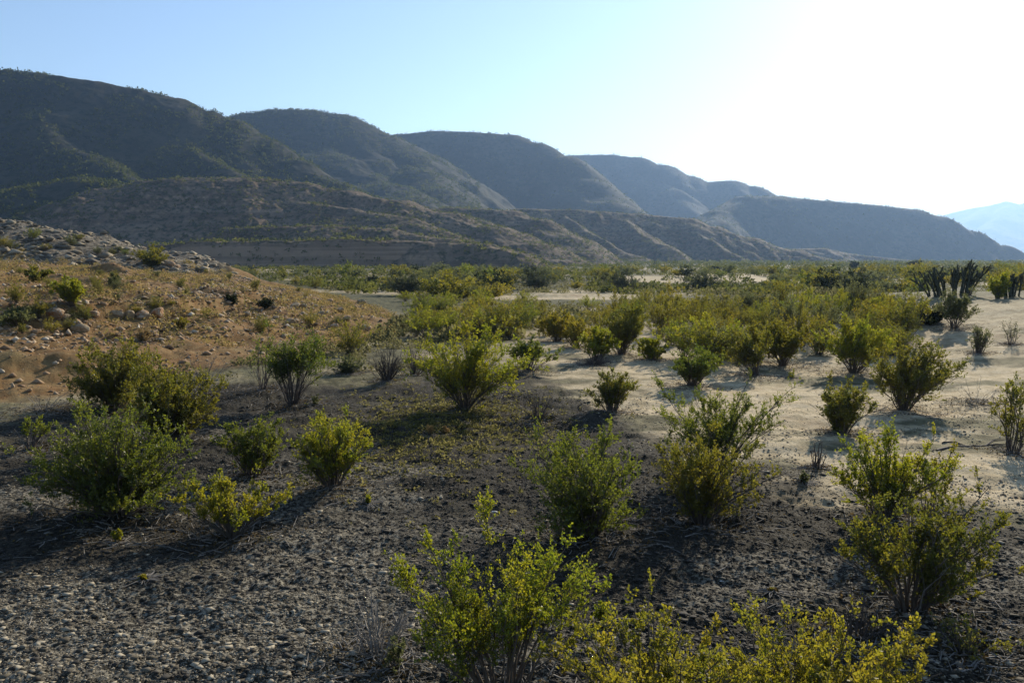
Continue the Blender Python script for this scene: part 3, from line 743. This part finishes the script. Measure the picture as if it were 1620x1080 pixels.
# ------------------------------------------------------------------ thicket and valley shrubs (individuals)
VAR = []
for i in range(9):
    rg = np.random.default_rng(900 + i)
    sv, lf = gen_bush(900 + i, 1.7, 2.0 + .8 * rg.uniform(), ns=34, nb=7, nt=3, nl=7, leaf=.058, bare=.15 + .2 * rg.uniform(), top=.4, rad=.013, low=.12)
    mt = [M_OLIVE, M_YELLOW, M_OCHRE, M_OLIVE, M_GREEN, M_OCHRE, M_OLIVE, M_GREY, M_OLIVE][i]
    VAR.append((np_mesh('stems', sv[0], sv[1], M_BARK), np_mesh('foliage', lf[0], lf[1], mt, False, lf[2])))
FARV = []
for i in range(8):
    sv, lf = gen_bush(950 + i, 1.7, 2.9, ns=26, nb=5, nt=3, nl=4, leaf=.15, bare=.08, top=.45, rad=.012, low=.25)
    mt = [M_OLIVE, M_GREEN, M_OCHRE, M_GREY, M_OLIVE, M_GREY, M_DARK, M_OLIVE][i]
    FARV.append(np_mesh('valley_shrub', lf[0], lf[1], mt, False, lf[2]))

CLEAR = [(795, 460, 1010, 476), (980, 440, 1225, 449), (500, 441, 600, 449), (590, 466, 690, 474), (1040, 472, 1120, 480)]
def proj(p):
    v = np.array([p[0], p[1], p[2] - CAMZ])
    zc = v[1] * CP - v[2] * SP; yc = v[1] * SP + v[2] * CP
    return 810 + F * v[0] / zc, 540 - F * yc / zc, zc

def place_bush(x, y, kind, sc, label, group, rng, mesh=None):
    p = (x, y, float(Zmid(x, y)) - .03)
    if mesh is not None:
        o = link('valley_shrub', mesh, None, p)
    else:
        o = link('creosote_bush', None, None, p)
        link('stems', VAR[kind][0], o); link('foliage', VAR[kind][1], o)
    o.rotation_euler.z = rng.uniform(0, 6.28)
    o.scale = (sc * rng.uniform(.85, 1.2), sc * rng.uniform(.85, 1.2), sc * rng.uniform(.8, 1.2))
    tag(o, label, 'shrub', group)
rng = np.random.default_rng(77)
# the thicket: pixel anchors of the bushes that can be told apart, then fill behind them
thick = [(1070, 548), (1110, 530), (1150, 545), (1060, 520), (1195, 535), (1235, 530), (1270, 545), (1300, 530), (1340, 540), (1375, 545), (1400, 530), (1300, 560),
         (1160, 565), (1120, 575), (1430, 540), (1210, 515), (1260, 512), (1320, 512), (1370, 512), (1040, 535), (1080, 512), (1140, 512), (1405, 510), (1000, 520),
         (975, 510), (820, 525), (795, 535), (770, 520), (850, 515), (1440, 515), (1180, 500), (1240, 498), (1300, 498), (1350, 496), (1400, 497), (1110, 498), (1060, 498), (1010, 500)]
placed = []
thick += [(rng.uniform(1040, 1470), rng.uniform(492, 562)) for _ in range(9)] + [(rng.uniform(1060, 1420), rng.uniform(556, 588)) for _ in range(5)]
for (px, py) in thick:
    p = at(px + rng.uniform(-6, 6), py + rng.uniform(-3, 3))
    place_bush(p[0], p[1], rng.integers(0, 9), rng.uniform(.5, .84), 'rounded olive or golden bush packed in the thicket behind the pale flat', 'bushes of the thicket', rng)
    placed.append(p[:2])
left_mid = [(560, 560), (640, 500), (620, 492), (660, 505), (700, 515), (730, 512), (690, 498), (750, 505), (640, 478), (670, 482), (520, 462), (540, 470), (575, 478), (470, 452), (500, 455), (440, 448), (720, 488), (760, 490), (780, 500)]
left_mid += [(rng.uniform(615, 1060), 478 + 62 * rng.uniform() ** .8) for _ in range(44)]
for (px, py) in left_mid:
    if 640 < px < 860 and py > 535: continue
    p = at(px + rng.uniform(-6, 6), py + rng.uniform(-2, 2))
    if float(poly_sd(p[0], p[1], BANK)) > -.6: continue
    place_bush(p[0], p[1], rng.integers(0, 9), rng.uniform(.35, .6) if 780 < px < 1015 else rng.uniform(.42, .75), 'green or yellow bush between the end of the bank and the thicket', 'bushes beyond the bank', rng)
n = 0; tries = 0
while n < 215 and tries < 6000:
    tries += 1
    y = 46 * (170 / 46) ** (rng.uniform() ** 1.15); px = rng.uniform(-20, 1640)
    x = (px - 810) / F * y
    if float(poly_sd(x, y, BANK)) > -1.5: continue
    z = float(Zmid(x, y)); s = rng.uniform(.6, 1.25)
    bx, by, zc = proj((x, y, z)); tx, ty, _ = proj((x, y, z + 1.6 * s))
    if any(c[0] < bx < c[2] and ty < c[3] and by > c[1] for c in CLEAR): continue
    if px > 1380 and y < 60: continue
    if float(vn(x / 14, y / 9, 88)) < .30: continue
    if any((x - q[0]) ** 2 + (y - q[1]) ** 2 < 2.2 for q in placed): continue
    placed.append((x, y))
    k = rng.integers(0, 8)
    place_bush(x, y, 0, s, 'grey green scrub bush on the valley floor below the foothills', 'scrub on the valley floor', rng, FARV[k]); n += 1
# shrubs on the grey mound and on the bank
for i in range(58):
    px, py = (rng.uniform(-10, 215), rng.uniform(352, 405)) if i < 14 else (rng.uniform(10, 560), rng.uniform(428, 530))
    p = at(px, py)
    if p is None or p[1] > 90 or (i < 14 and p[1] < 50): continue
    if i < 14: place_bush(p[0], p[1], rng.integers(0, 9), rng.uniform(.3, .65), 'olive shrub growing among the stones of the grey mound', 'shrubs on the grey mound', rng)
    else: place_bush(p[0], p[1], [7, 0, 2, 8][i % 4], rng.uniform(.12, .34), 'small low shrub dotted over the orange bank', 'small shrubs on the orange bank', rng)
# dark mesquite clumps of the wash
for i, (px, py, s, lab) in enumerate([(640, 468, 1.5, 'dark mesquite clump, first from the end of the bank'), (690, 467, 1.6, 'dark mesquite clump over the left part of the wash'), (745, 464, 1.4, 'dark mesquite clump left of the pale sand bar'),
                                      (850, 458, 1.7, 'dark mesquite clump behind the pale sand bar'), (985, 462, 1.7, 'long dark mesquite clump right of the pale sand bar'), (1110, 462, 1.6, 'greyish mesquite standing in the pale wash'),
                                      (1350, 460, 1.8, 'low dark mesquite mound left of the cactus stand'), (588, 450, .9, 'small dark round mesquite near the far bank')]):
    p = at(px, py)
    d = p[1]
    plant('mesquite', lab, 'shrub', p, 300 + i, M_DARK if i in (7,) else leaf_mat('leaf_mesquite', (.035, .045, .02), (.08, .085, .03), .3), M_TWIGD, h=1.25 * s, w=3.6 * s if i != 7 else 1.8, depth=3, ns=44, nb=7, nt=3, nl=6, leaf=.11, bare=.1, top=.4, low=.3, rad=.02)

# --- upright cactus like stand at the right
def cane_stand(label, base, box, seed, nst):
    p = at(*base); rg = np.random.default_rng(seed)
    d = p[1] * CP - (p[2] - CAMZ) * SP
    h = W(base[0], box[1], p[1])[2] - p[2]; w = (box[2] - box[0]) / F * d
    root = link('cane_cactus', None, None, p); tag(root, label, 'cactus')
    parts, lp, la = [], [], []
    for i in range(nst):
        u = rg.uniform(-.5, .5); v = rg.uniform(-.3, .3)
        b0 = np.array([u * w * .6, v * w * .5, -.05])
        hh = h * rg.uniform(.45, .8) * (1.22 if u > .1 else .9)
        t0 = b0 + np.array([u * w * .42 + rg.normal(0, .05) * w, rg.normal(0, .15) * w * .5, hh])
        c0 = b0 + (t0 - b0) * np.array([.2, .2, .55])
        t = np.linspace(0, 1, 8)
        P = bez(b0[None], c0[None], t0[None], t)
        rad = .040 * (1 - .35 * t) * rg.uniform(.8, 1.2)
        segs = [(P, rad)]
        for k in range(rg.integers(1, 4)):
            s = rg.uniform(.35, .85); q = bez(b0[None], c0[None], t0[None], np.array([s]))[0]
            dirv = unit(np.array([rg.normal(0, .45), rg.normal(0, .4), 1.0])); L = h * rg.uniform(.12, .3)
            e = q + dirv * L; m = q + dirv * L * .4 + np.array([dirv[0], dirv[1], -.1]) * L * .2
            segs.append((bez(q[None], m[None], e[None], t), .036 * (1 - .3 * t)))
        for P_, r_ in segs:
            parts.append(tubes(P_[None], r_[None], 6))
            nn = 48
            tt = rg.uniform(0, 1, nn) * 7; i0 = np.minimum(tt.astype(int), 6); f = (tt - i0)[:, None]
            lp.append(P_[i0] * (1 - f) + P_[i0 + 1] * f + rg.normal(0, .03, (nn, 3))); la.append(np.repeat(unit(P_[-1] - P_[0])[None], nn, 0))
    sv = merge(parts); lp = np.concatenate(lp); la = np.concatenate(la)
    link('canes', np_mesh('canes', sv[0], sv[1], bark_mat('cane', (.03, .035, .02), (.06, .065, .035))), root)
    V, Q, t = leaves(rg, lp, unit(la * 1.6 + rg.normal(0, .6, la.shape)), .065, rg.uniform(0, 1, len(lp)))
    link('spines', np_mesh('spines', V, Q, leaf_mat('cane_spines', (.03, .038, .02), (.06, .06, .03), .25), False, t), root)
cane_stand('dark stand of thick upright cactus canes at the top of the sandy rise', (1505, 468), (1456, 404, 1560), 401, 30)
cane_stand('smaller dark stand of upright canes by the right edge, behind yellow brush', (1598, 470), (1575, 418, 1625), 402, 11)
hero('creosote_bush', 'yellow green bush in front of the smaller cane stand', 'bush', (1578, 472), (1562, 430, 1600), 403, M_YELLOW, bare=.1, ns=34, nb=6, nt=3, nl=7, leaf=.06)
# far trees on the plain
for i, (px, py, hp, wp, lab) in enumerate([(1351, 436, 24, 12, 'lone dark narrow tree on the far plain'), (1448, 432, 22, 24, 'small rounded hazy tree on the far plain'), (1130, 436, 14, 26, 'far round tree at the foot of the foothill spur')]):
    Y = 200 if i != 2 else 190
    p = W(px, py, Y); p[2] = float(Zmid(p[0], p[1]))
    top = W(px, py - hp, Y)[2]; h = top - p[2]
    root = plant('tree', lab, 'tree', p, 410 + i, M_DARK, M_TWIGD, h=h * .9, w=wp / F * Y, ns=24, nb=6, nt=3, nl=6, leaf=.22, bare=.35, rad=.05, top=.3)
    for c in root.children: c.name = 'crown' if c.name.startswith('foliage') else 'trunk'

# ------------------------------------------------------------------ uncountable scrub of the far plain, the hills and the foothill
def scrub(name, label, pts, size, seed, mat, per=9, leaf=.35):
    rg = np.random.default_rng(seed); n = len(pts)
    pos = np.repeat(pts, per, 0); s = np.repeat(size, per)
    th = rg.uniform(0, 2 * np.pi, n * per); q = np.sqrt(rg.uniform(0, 1, n * per))
    off = np.stack([np.cos(th) * q * s * .75, np.sin(th) * q * s * .75, rg.uniform(.05, .9, n * per) * s * (1 - .5 * q * q)], 1)
    V, Q, t = leaves(rg, pos + off, rg.normal(0, 1, off.shape), 1.0, np.clip(np.repeat(rg.uniform(0, 1, n), per) * .7 + .3 * rg.uniform(0, 1, n * per), 0, 1))
    V = V.reshape(-1, 4, 3); base = V[:, :1]; wd = (s * leaf / 1.0)[:, None, None]
    V = base + (V - base) * wd * np.array([1, 1, 1.0]); 
    c = V.mean(1, keepdims=True); V = c + (V - c) * 1.3
    o = link(name, np_mesh(name, V.reshape(-1, 3), Q, mat, False, t)); tag(o, label, 'scrub', None, 'stuff')
rg = np.random.default_rng(31)
M_SCRUB = leaf_mat('leaf_scrub', (.034, .044, .012), (.095, .095, .022), .4, 0.0)
m = 21000
y = 62 * (1500 / 62) ** (rg.uniform(0, 1, m) ** .8); px = rg.uniform(-300, 1900, m); x = (px - 810) / F * y
ok = (vn(x / 22, y / 30, 90) > .26) & (poly_sd(x, y, BANK) < -2)
ok &= ~((px > 980) & (px < 1225) & (y > 84) & (y < 118) & (vn(x / 3, y / 6, 91) > .25))
x, y = x[ok], y[ok]
scrub('scrub', 'far green scrub covering the plain below the hills', np.stack([x, y, Zmid(x, y)], 1), rg.uniform(.5, 1.5, len(x)) * np.clip(y / 260, .7, 1.8), 32, M_SCRUB, 18, .36)
m = 5200
y = 26 * (150 / 26) ** rg.uniform(0, 1, m); px = rg.uniform(-100, 1720, m); x = (px - 810) / F * y
ok = (poly_sd(x, y, BANK) < -.4) & (vn(x / 6, y / 9, 94) > .42) & ~((x > -3) & (x < 13) & (y > 47) & (y < 62)) & ~((x > 12) & (x < 36) & (y > 90) & (y < 118)) & ~((px > 840) & (y < 32)) & ~((px > 1350) & (y < 50))
x, y = x[ok], y[ok]
yb = rg.uniform(15.5, 34, 1500); xb = rg.uniform(-10.5, -2.0, 1500)
kb = (poly_sd(xb, yb, BANK) < .5) & (poly_sd(xb, yb, DARK) < .4) & (vn(xb / 1.6, yb / 1.6, 99) > .5)
x = np.concatenate([x, xb[kb]]); y = np.concatenate([y, yb[kb]])
scrub('undergrowth', 'low grey and olive undergrowth between the bushes of the valley floor', np.stack([x, y, Zmid(x, y) - .05], 1), np.where(y < 26, rg.uniform(.10, .32, len(x)), rg.uniform(.25, .75, len(x))), 95, leaf_mat('leaf_undergrowth', (.06, .058, .028), (.13, .12, .05), .4, 0.0), 26, .26)
g0, g1 = flat(700, 680), flat(760, 640)
m = 2600
x = g0[0] + rg.normal(0, 1.0, m); y = g0[1] + .6 + rg.normal(0, 1.7, m)
scrub('dry_grass', 'thin short grass growing on the dark soil under the large airy bush', np.stack([x, y, Zg(x, y) - .01], 1), rg.uniform(.03, .09, m), 98, leaf_mat('leaf_grass', (.06, .06, .018), (.16, .14, .05), .45, 0.0), 10, .4)
m = 9000
x = rg.uniform(-40, -3, m); y = rg.uniform(15, 62, m)
ok = (poly_sd(x, y, BANK) > .3) & (vn(x / 2.5, y / 2.5, 96) > .42); x, y = x[ok], y[ok]
scrub('dry_grass', 'dry straw coloured grass and low weeds over the orange bank', np.stack([x, y, Zmid(x, y) - .03], 1), rg.uniform(.10, .42, len(x)), 97, leaf_mat('leaf_straw', (.085, .085, .03), (.22, .15, .055), .45, 0.0), 34, .17)
def on_hill(H, px0, px1, Y0, Y1, m, zmin, seed):
    r_ = np.random.default_rng(seed)
    y = r_.uniform(Y0, Y1, m); px = r_.uniform(px0, px1, m); x = (px - 810) / F / CP * y
    z = H(x, y); k = (z > zmin) & (vn(x / 25, y / 25, seed) > .25)
    return np.stack([x, y, z], 1)[k]
P6 = np.concatenate([on_hill(H6, -120, 940, 210, 500, 12000, .3, 33), on_hill(H7, 500, 1000, 350, 600, 6000, .3, 41), on_hill(H8, 740, 1380, 450, 760, 8000, .3, 42), on_hill(H9, 1100, 1480, 720, 880, 2500, .3, 43)])
scrub('scrub', 'scattered olive scrub on the brown foothills', P6, rg.uniform(.5, 1.5, len(P6)), 34, M_SCRUB, 9, .5)
PH = np.concatenate([on_hill(H1, -300, 700, 360, 760, 24000, 6, 35), on_hill(H2, 260, 760, 640, 1100, 11000, 8, 36), on_hill(H3, 520, 1040, 760, 1350, 6000, 8, 37), on_hill(H4, 860, 1320, 1150, 1850, 5000, 10, 38), on_hill(H5, 1080, 1680, 930, 1340, 6000, 8, 39)])
scrub('scrub', 'dotted scrub over the slopes and crests of the hill range', PH, rg.uniform(.7, 1.9, len(PH)) * (1 + PH[:, 1] / 2500), 40, leaf_mat('leaf_hill_scrub', (.026, .036, .010), (.075, .08, .02), .35, 0.0), 6, .6)

# ------------------------------------------------------------------ stones
OCT_V = np.array([(1, 0, 0), (-1, 0, 0), (0, 1, 0), (0, -1, 0), (0, 0, 1), (0, 0, -1)], float)
OCT_F = np.array([(0, 2, 4), (2, 1, 4), (1, 3, 4), (3, 0, 4), (2, 0, 5), (1, 2, 5), (3, 1, 5), (0, 3, 5)])
def stones(name, label, x, y, size, seed, mat, tint, flatz=.6):
    rg = np.random.default_rng(seed); n = len(x)
    V = OCT_V[None] * rg.uniform(.55, 1.25, (n, 6, 1)) + rg.normal(0, .18, (n, 6, 3))
    V = V * np.array([1, 1, flatz]); a = rg.uniform(0, 6.28, n); c, s = np.cos(a)[:, None], np.sin(a)[:, None]
    X = V[..., 0] * c - V[..., 1] * s; Y = V[..., 0] * s + V[..., 1] * c
    V = np.stack([X * rg.uniform(.7, 1.3, (n, 1)), Y, V[..., 2]], -1) * size[:, None, None]
    V = V + np.stack([x, y, Zg(x, y) + size * flatz * .35], 1)[:, None]
    Fq = (np.arange(n)[:, None, None] * 6 + OCT_F[None]).reshape(-1, 3)
    o = link(name, np_mesh(name, V.reshape(-1, 3), Fq, mat, False, np.repeat(tint, 8))); tag(o, label, 'stones', None, 'stuff')
rg = np.random.default_rng(600)
m = 95000
py = rg.uniform(620, 1110, m); px = rg.uniform(-120, 1740, m)
dv = np.tan(np.arctan((py - 540) / F) + PITCH); y = CAMZ / dv; x = (px - 810) / F * np.hypot(y, CAMZ)
keep = poly_sd(x, y, DARK) + .8 * fbm(x / .9, y / .9, 61, 4) + .45 * rg.normal(0, 1, m) > -.1
xd, yd = x[keep], y[keep]
stones('gravel', 'dark crumbly gravel and clods on the near soil', xd, yd, (.0045 + .006 * rg.uniform(0, 1, len(xd)) + .032 * rg.uniform(0, 1, len(xd)) ** 14 + .0005 * yd), 601, M_GRAVEL, np.clip(rg.beta(1.5, 3, len(xd)) + .35 * (fbm(xd / 1.3, yd / 1.3, 77, 3) > .1) + .13 * ss(-.5, .8, poly_sd(xd, yd, CRUST)) * rg.uniform(0, 2, len(xd)), 0, 1), .38)
xs, ys = x[~keep], y[~keep]; k = rg.uniform(0, 1, len(xs)) < .12 + .7 * (fbm(xs / 1.1, ys / 1.1, 93, 3) > .14); xs, ys = xs[k], ys[k]
stones('gravel', 'small dark bits and pebbles on the pale sand', xs, ys, (.004 + .018 * rg.uniform(0, 1, len(xs)) ** 4 + .0004 * ys), 602, M_SANDP, rg.beta(1.2, 1.6, len(xs)))
m = 60000
x = rg.uniform(-34, -3, m); y = rg.uniform(14, 60, m)
sdv = poly_sd(x, y, BANK)
keep = (sdv > .2) & (rg.uniform(0, 1, m) < np.where((sdv > 3) & (sdv < 9), .8, .35)); x, y, sdv = x[keep], y[keep], sdv[keep]
stones('rubble', 'orange and tan rubble strewn over the bank', x, y, .025 + .10 * rg.uniform(0, 1, len(x)) ** 5 + .03 * ((sdv > 4) & (sdv < 9)) * rg.uniform(0, 1, len(x)), 603, M_RUBBLE, rg.beta(1.6, 1.8, len(x)))
m = 9000
x = rg.uniform(-62, -22, m); y = rg.uniform(55, 82, m); g, gd = ridge(x, y, GREY, .42, 2.0)
keep = g > .9; x, y = x[keep], y[keep]
stones('rubble', 'grey stones covering the mound behind the bank', x, y, .04 + .5 * rg.uniform(0, 1, len(x)) ** 9, 604, tint_mat('rubble_grey', [(0, (.10, .08, .055)), (.5, (.23, .19, .13)), (1, (.42, .36, .26))]), rg.beta(1.5, 2, len(x)), .5)

# twigs and fallen leaves under the bushes
rg = np.random.default_rng(801)
tw, lv, lax = [], [], []
for p, w in HEROES:
    if p[1] > 30: continue
    n_ = int(40 + 120 * w)
    xy = p[:2] + rg.normal(0, .33 * w, (n_, 2)); a = rg.uniform(0, 6.28, n_); L = rg.uniform(.03, .16, n_) * (1 + p[1] / 30)
    d = np.stack([np.cos(a), np.sin(a)], 1)
    z0 = Zg(xy[:, 0], xy[:, 1]) + .012; q = xy + d * L[:, None]; z1 = Zg(q[:, 0], q[:, 1]) + .012 + .02 * rg.uniform(0, 1, n_)
    A = np.concatenate([xy, z0[:, None]], 1); B = np.concatenate([q, z1[:, None]], 1)
    tw.append(np.stack([A, (A + B) / 2 + rg.normal(0, .006, A.shape), B], 1))
    n_ = int(150 + 420 * w); xy = p[:2] + rg.normal(0, .30 * w, (n_, 2))
    lv.append(np.concatenate([xy, (Zg(xy[:, 0], xy[:, 1]) + .008)[:, None]], 1))
tw = np.concatenate(tw); lv = np.concatenate(lv)
V, Q = tubes(tw, np.repeat(np.array([[.0035, .003, .0015]]), len(tw), 0) * rg.uniform(.6, 1.8, (len(tw), 1)), 3)
o = link('twig_litter', np_mesh('twig_litter', V, Q, M_TWIG)); tag(o, 'broken dry twigs littering the soil under the bushes', 'litter', None, 'stuff')
V, Q, t = leaves(rg, lv, rg.normal(0, 1, lv.shape) * np.array([1, 1, .1]), .028, rg.uniform(0, 1, len(lv)))
o = link('leaf_litter', np_mesh('leaf_litter', V, Q, leaf_mat('leaf_fallen', (.035, .026, .012), (.13, .09, .035), .2, 0.0), False, t)); tag(o, 'fallen brown leaves on the soil under the bushes', 'litter', None, 'stuff')

# boulders that can be told apart
BV = []
import bmesh
for i in range(7):
    bm = bmesh.new(); bmesh.ops.create_icosphere(bm, subdivisions=3, radius=1.0)
    r_ = np.random.default_rng(700 + i)
    pn = [(unit(r_.normal(0, 1, 3)), r_.uniform(.55, .9)) for _ in range(11)]
    for v in bm.verts:
        c = np.array(v.co)
        for nrm, dd in pn:
            e = float(c @ nrm) - dd
            if e > 0: c = c - nrm * e * .92
        c = c * (1 + .07 * float(fbm(np.array(c[0] * 2.3 + i), np.array(c[1] * 2.3 + c[2] * 3.1), 710 + i, 3)))
        v.co = c * np.array([1.25, .9, .75])
    me = bpy.data.meshes.new('boulder'); bm.to_mesh(me); bm.free()
    me.materials.append(M_ROCKO if i % 3 == 0 else M_ROCK)
    BV.append(me)
def boulder(px, py, wpx, label, group=None, k=0, rot=0.0):
    p = at(px, py)
    d = p[1] * CP - (p[2] - CAMZ) * SP
    r = wpx / 2 / F * d / 1.1
    o = link('boulder', BV[k % 7], None, (p[0], p[1], p[2] + r * .35)); o.scale = (r, r, r); o.rotation_euler = (.2 * math.sin(k * 2.1), .2 * math.cos(k * 1.3), rot)
    tag(o, label, 'boulder', group)
uniq = [(85, 500, 32, 'flat topped tan boulder at the left end of the ledge'), (105, 505, 20, 'orange faced boulder second along the ledge'), (128, 524, 26, 'round orange and white boulder below the ledge'), (150, 500, 18, 'pale boulder near the middle of the ledge'),
        (185, 500, 20, 'tan boulder fourth from the right end of the boulder row'), (205, 502, 22, 'grey boulder third from the right end of the boulder row'), (224, 500, 20, 'grey boulder second from the right end of the boulder row'), (248, 502, 34, 'largest boulder at the right end of the row with an orange flank'),
        (460, 512, 18, 'grey boulder casting a dark gap beneath it, on the slope'), (480, 488, 16, 'pale orange boulder high on the slope'), (522, 478, 12, 'upright pale stone on the crest of the slope'), (572, 480, 14, 'tilted tan slab at the end of the crest'), (392, 500, 16, 'pale boulder in the middle of the slope'), (268, 420, 16, 'white boulder at the end of the grey mound'), (280, 424, 14, 'pale boulder beside the white one at the end of the grey mound'), (82, 516, 10, 'small white stone under the flat topped boulder')]
for i, (px, py, wp, lab) in enumerate(uniq):
    boulder(px, py, wp, lab, None, i, i * 1.7)
rb = np.random.default_rng(720)
for i in range(90):
    px = rb.uniform(20, 620); py = rb.uniform(486, 545) if px < 300 else rb.uniform(478, 540)
    p = at(px, py)
    if p is None or float(poly_sd(p[0], p[1], BANK)) < .8: continue
    boulder(px, py, 5 + 14 * rb.uniform() ** 2.5, 'tan or orange stone lying on the slope of the bank', 'stones on the slope of the bank', int(rb.integers(0, 7)), rb.uniform(0, 6))
for (px, py, wp, lab) in [(1290, 884, 12, 'small bright white stone on dark soil'), (1142, 920, 6, 'tiny white stone above the yellow bottom edge bush'), (783, 811, 9, 'white stone behind the nearest green bush tip')]:
    p = at(px, py); r = wp / 2 / F * p[1]
    o = link('stone', BV[1].copy(), None, (p[0], p[1], p[2] + r * .4)); o.data.materials[0] = M_WHITE; o.scale = (r, r * .8, r * .6); tag(o, lab, 'stone')

# fallen sticks
def stick(pts, rad, label, mat, forks=0, seed=0):
    rg = np.random.default_rng(seed)
    P = np.array([at(*p) + np.array([0, 0, rad * 1.2]) for p in pts])
    t = np.linspace(0, len(P) - 1, 9); i = np.minimum(t.astype(int), len(P) - 2); f = (t - i)[:, None]
    Q = P[i] * (1 - f) + P[i + 1] * f + rg.normal(0, rad * .6, (9, 3)) * np.array([1, 1, .3])
    parts = [tubes(Q[None], (rad * np.linspace(1, .4, 9))[None], 6)]
    L = np.linalg.norm(P[-1] - P[0])
    for k in range(forks):
        a = Q[rg.integers(2, 7)]; d = unit(Q[-1] - Q[0] + rg.normal(0, .6, 3) * L * np.array([1, 1, .1])); d[2] = abs(d[2]) * .3 + .08
        b = a + d * L * rg.uniform(.2, .4)
        parts.append(tubes(np.stack([a, (a + b) / 2 + rg.normal(0, rad, 3), b])[None], np.array([[.5, .35, .15]]) * rad, 5))
    V, Fq = merge(parts); c = V.mean(0)
    o = link('fallen_branch', np_mesh('fallen_branch', V - c, Fq, mat, True), None, c); tag(o, label, 'branch')
stick([(1482, 716), (1510, 709), (1550, 708), (1592, 705)], .022, 'long dark fallen branch on sand beside the right edge bush', M_TWIGD, 3, 1)
stick([(1490, 702), (1512, 700), (1540, 712)], .014, 'short bent branch just above the long fallen one', M_TWIGD, 1, 2)
stick([(608, 760), (632, 752)], .008, 'pale short twig on dark soil right of the vase shaped bush', M_TWIG, 1, 3)
stick([(42, 802), (54, 794)], .010, 'short white stick in the shade at the left edge', M_WHITE, 0, 4)
stick([(1395, 1075), (1420, 1062), (1460, 1060)], .006, 'pale dry stick at the bottom edge right of the yellow bush', M_TWIG, 2, 5)
stick([(530, 1062), (585, 1072)], .008, 'pale stick at the bottom edge under the dry branches', M_TWIG, 1, 6)
stick([(46, 990), (52, 975)], .005, 'thin pale stick on gravel at the lower left', M_TWIG, 0, 7)
stick([(1355, 985), (1400, 962)], .007, 'grey stick under the tall dark based bush', M_TWIG, 1, 8)

# ------------------------------------------------------------------ the hazy air
bm = bmesh.new(); bmesh.ops.create_cube(bm, size=1.0)
me = bpy.data.meshes.new('haze'); bm.to_mesh(me); bm.free()
hz = link('haze', me, None, (0, 0, 0)); hz.scale = (19600, 19600, 1)
ZB, ZT = -7.0, 500.0
hz.location.z = (ZB + ZT) / 2; hz.scale.z = ZT - ZB
mv, nt, out = new_mat('haze_air')
pv = N(nt, 'ShaderNodeVolumePrincipled'); pv.inputs['Color'].default_value = (.38, .60, 1.0, 1); pv.inputs['Density'].default_value = .00018; pv.inputs['Anisotropy'].default_value = .45
nt.links.new(pv.outputs[0], out.inputs['Volume']); me.materials.append(mv)
tag(hz, 'pale blue haze in the air of the valley', 'haze', None, 'stuff')
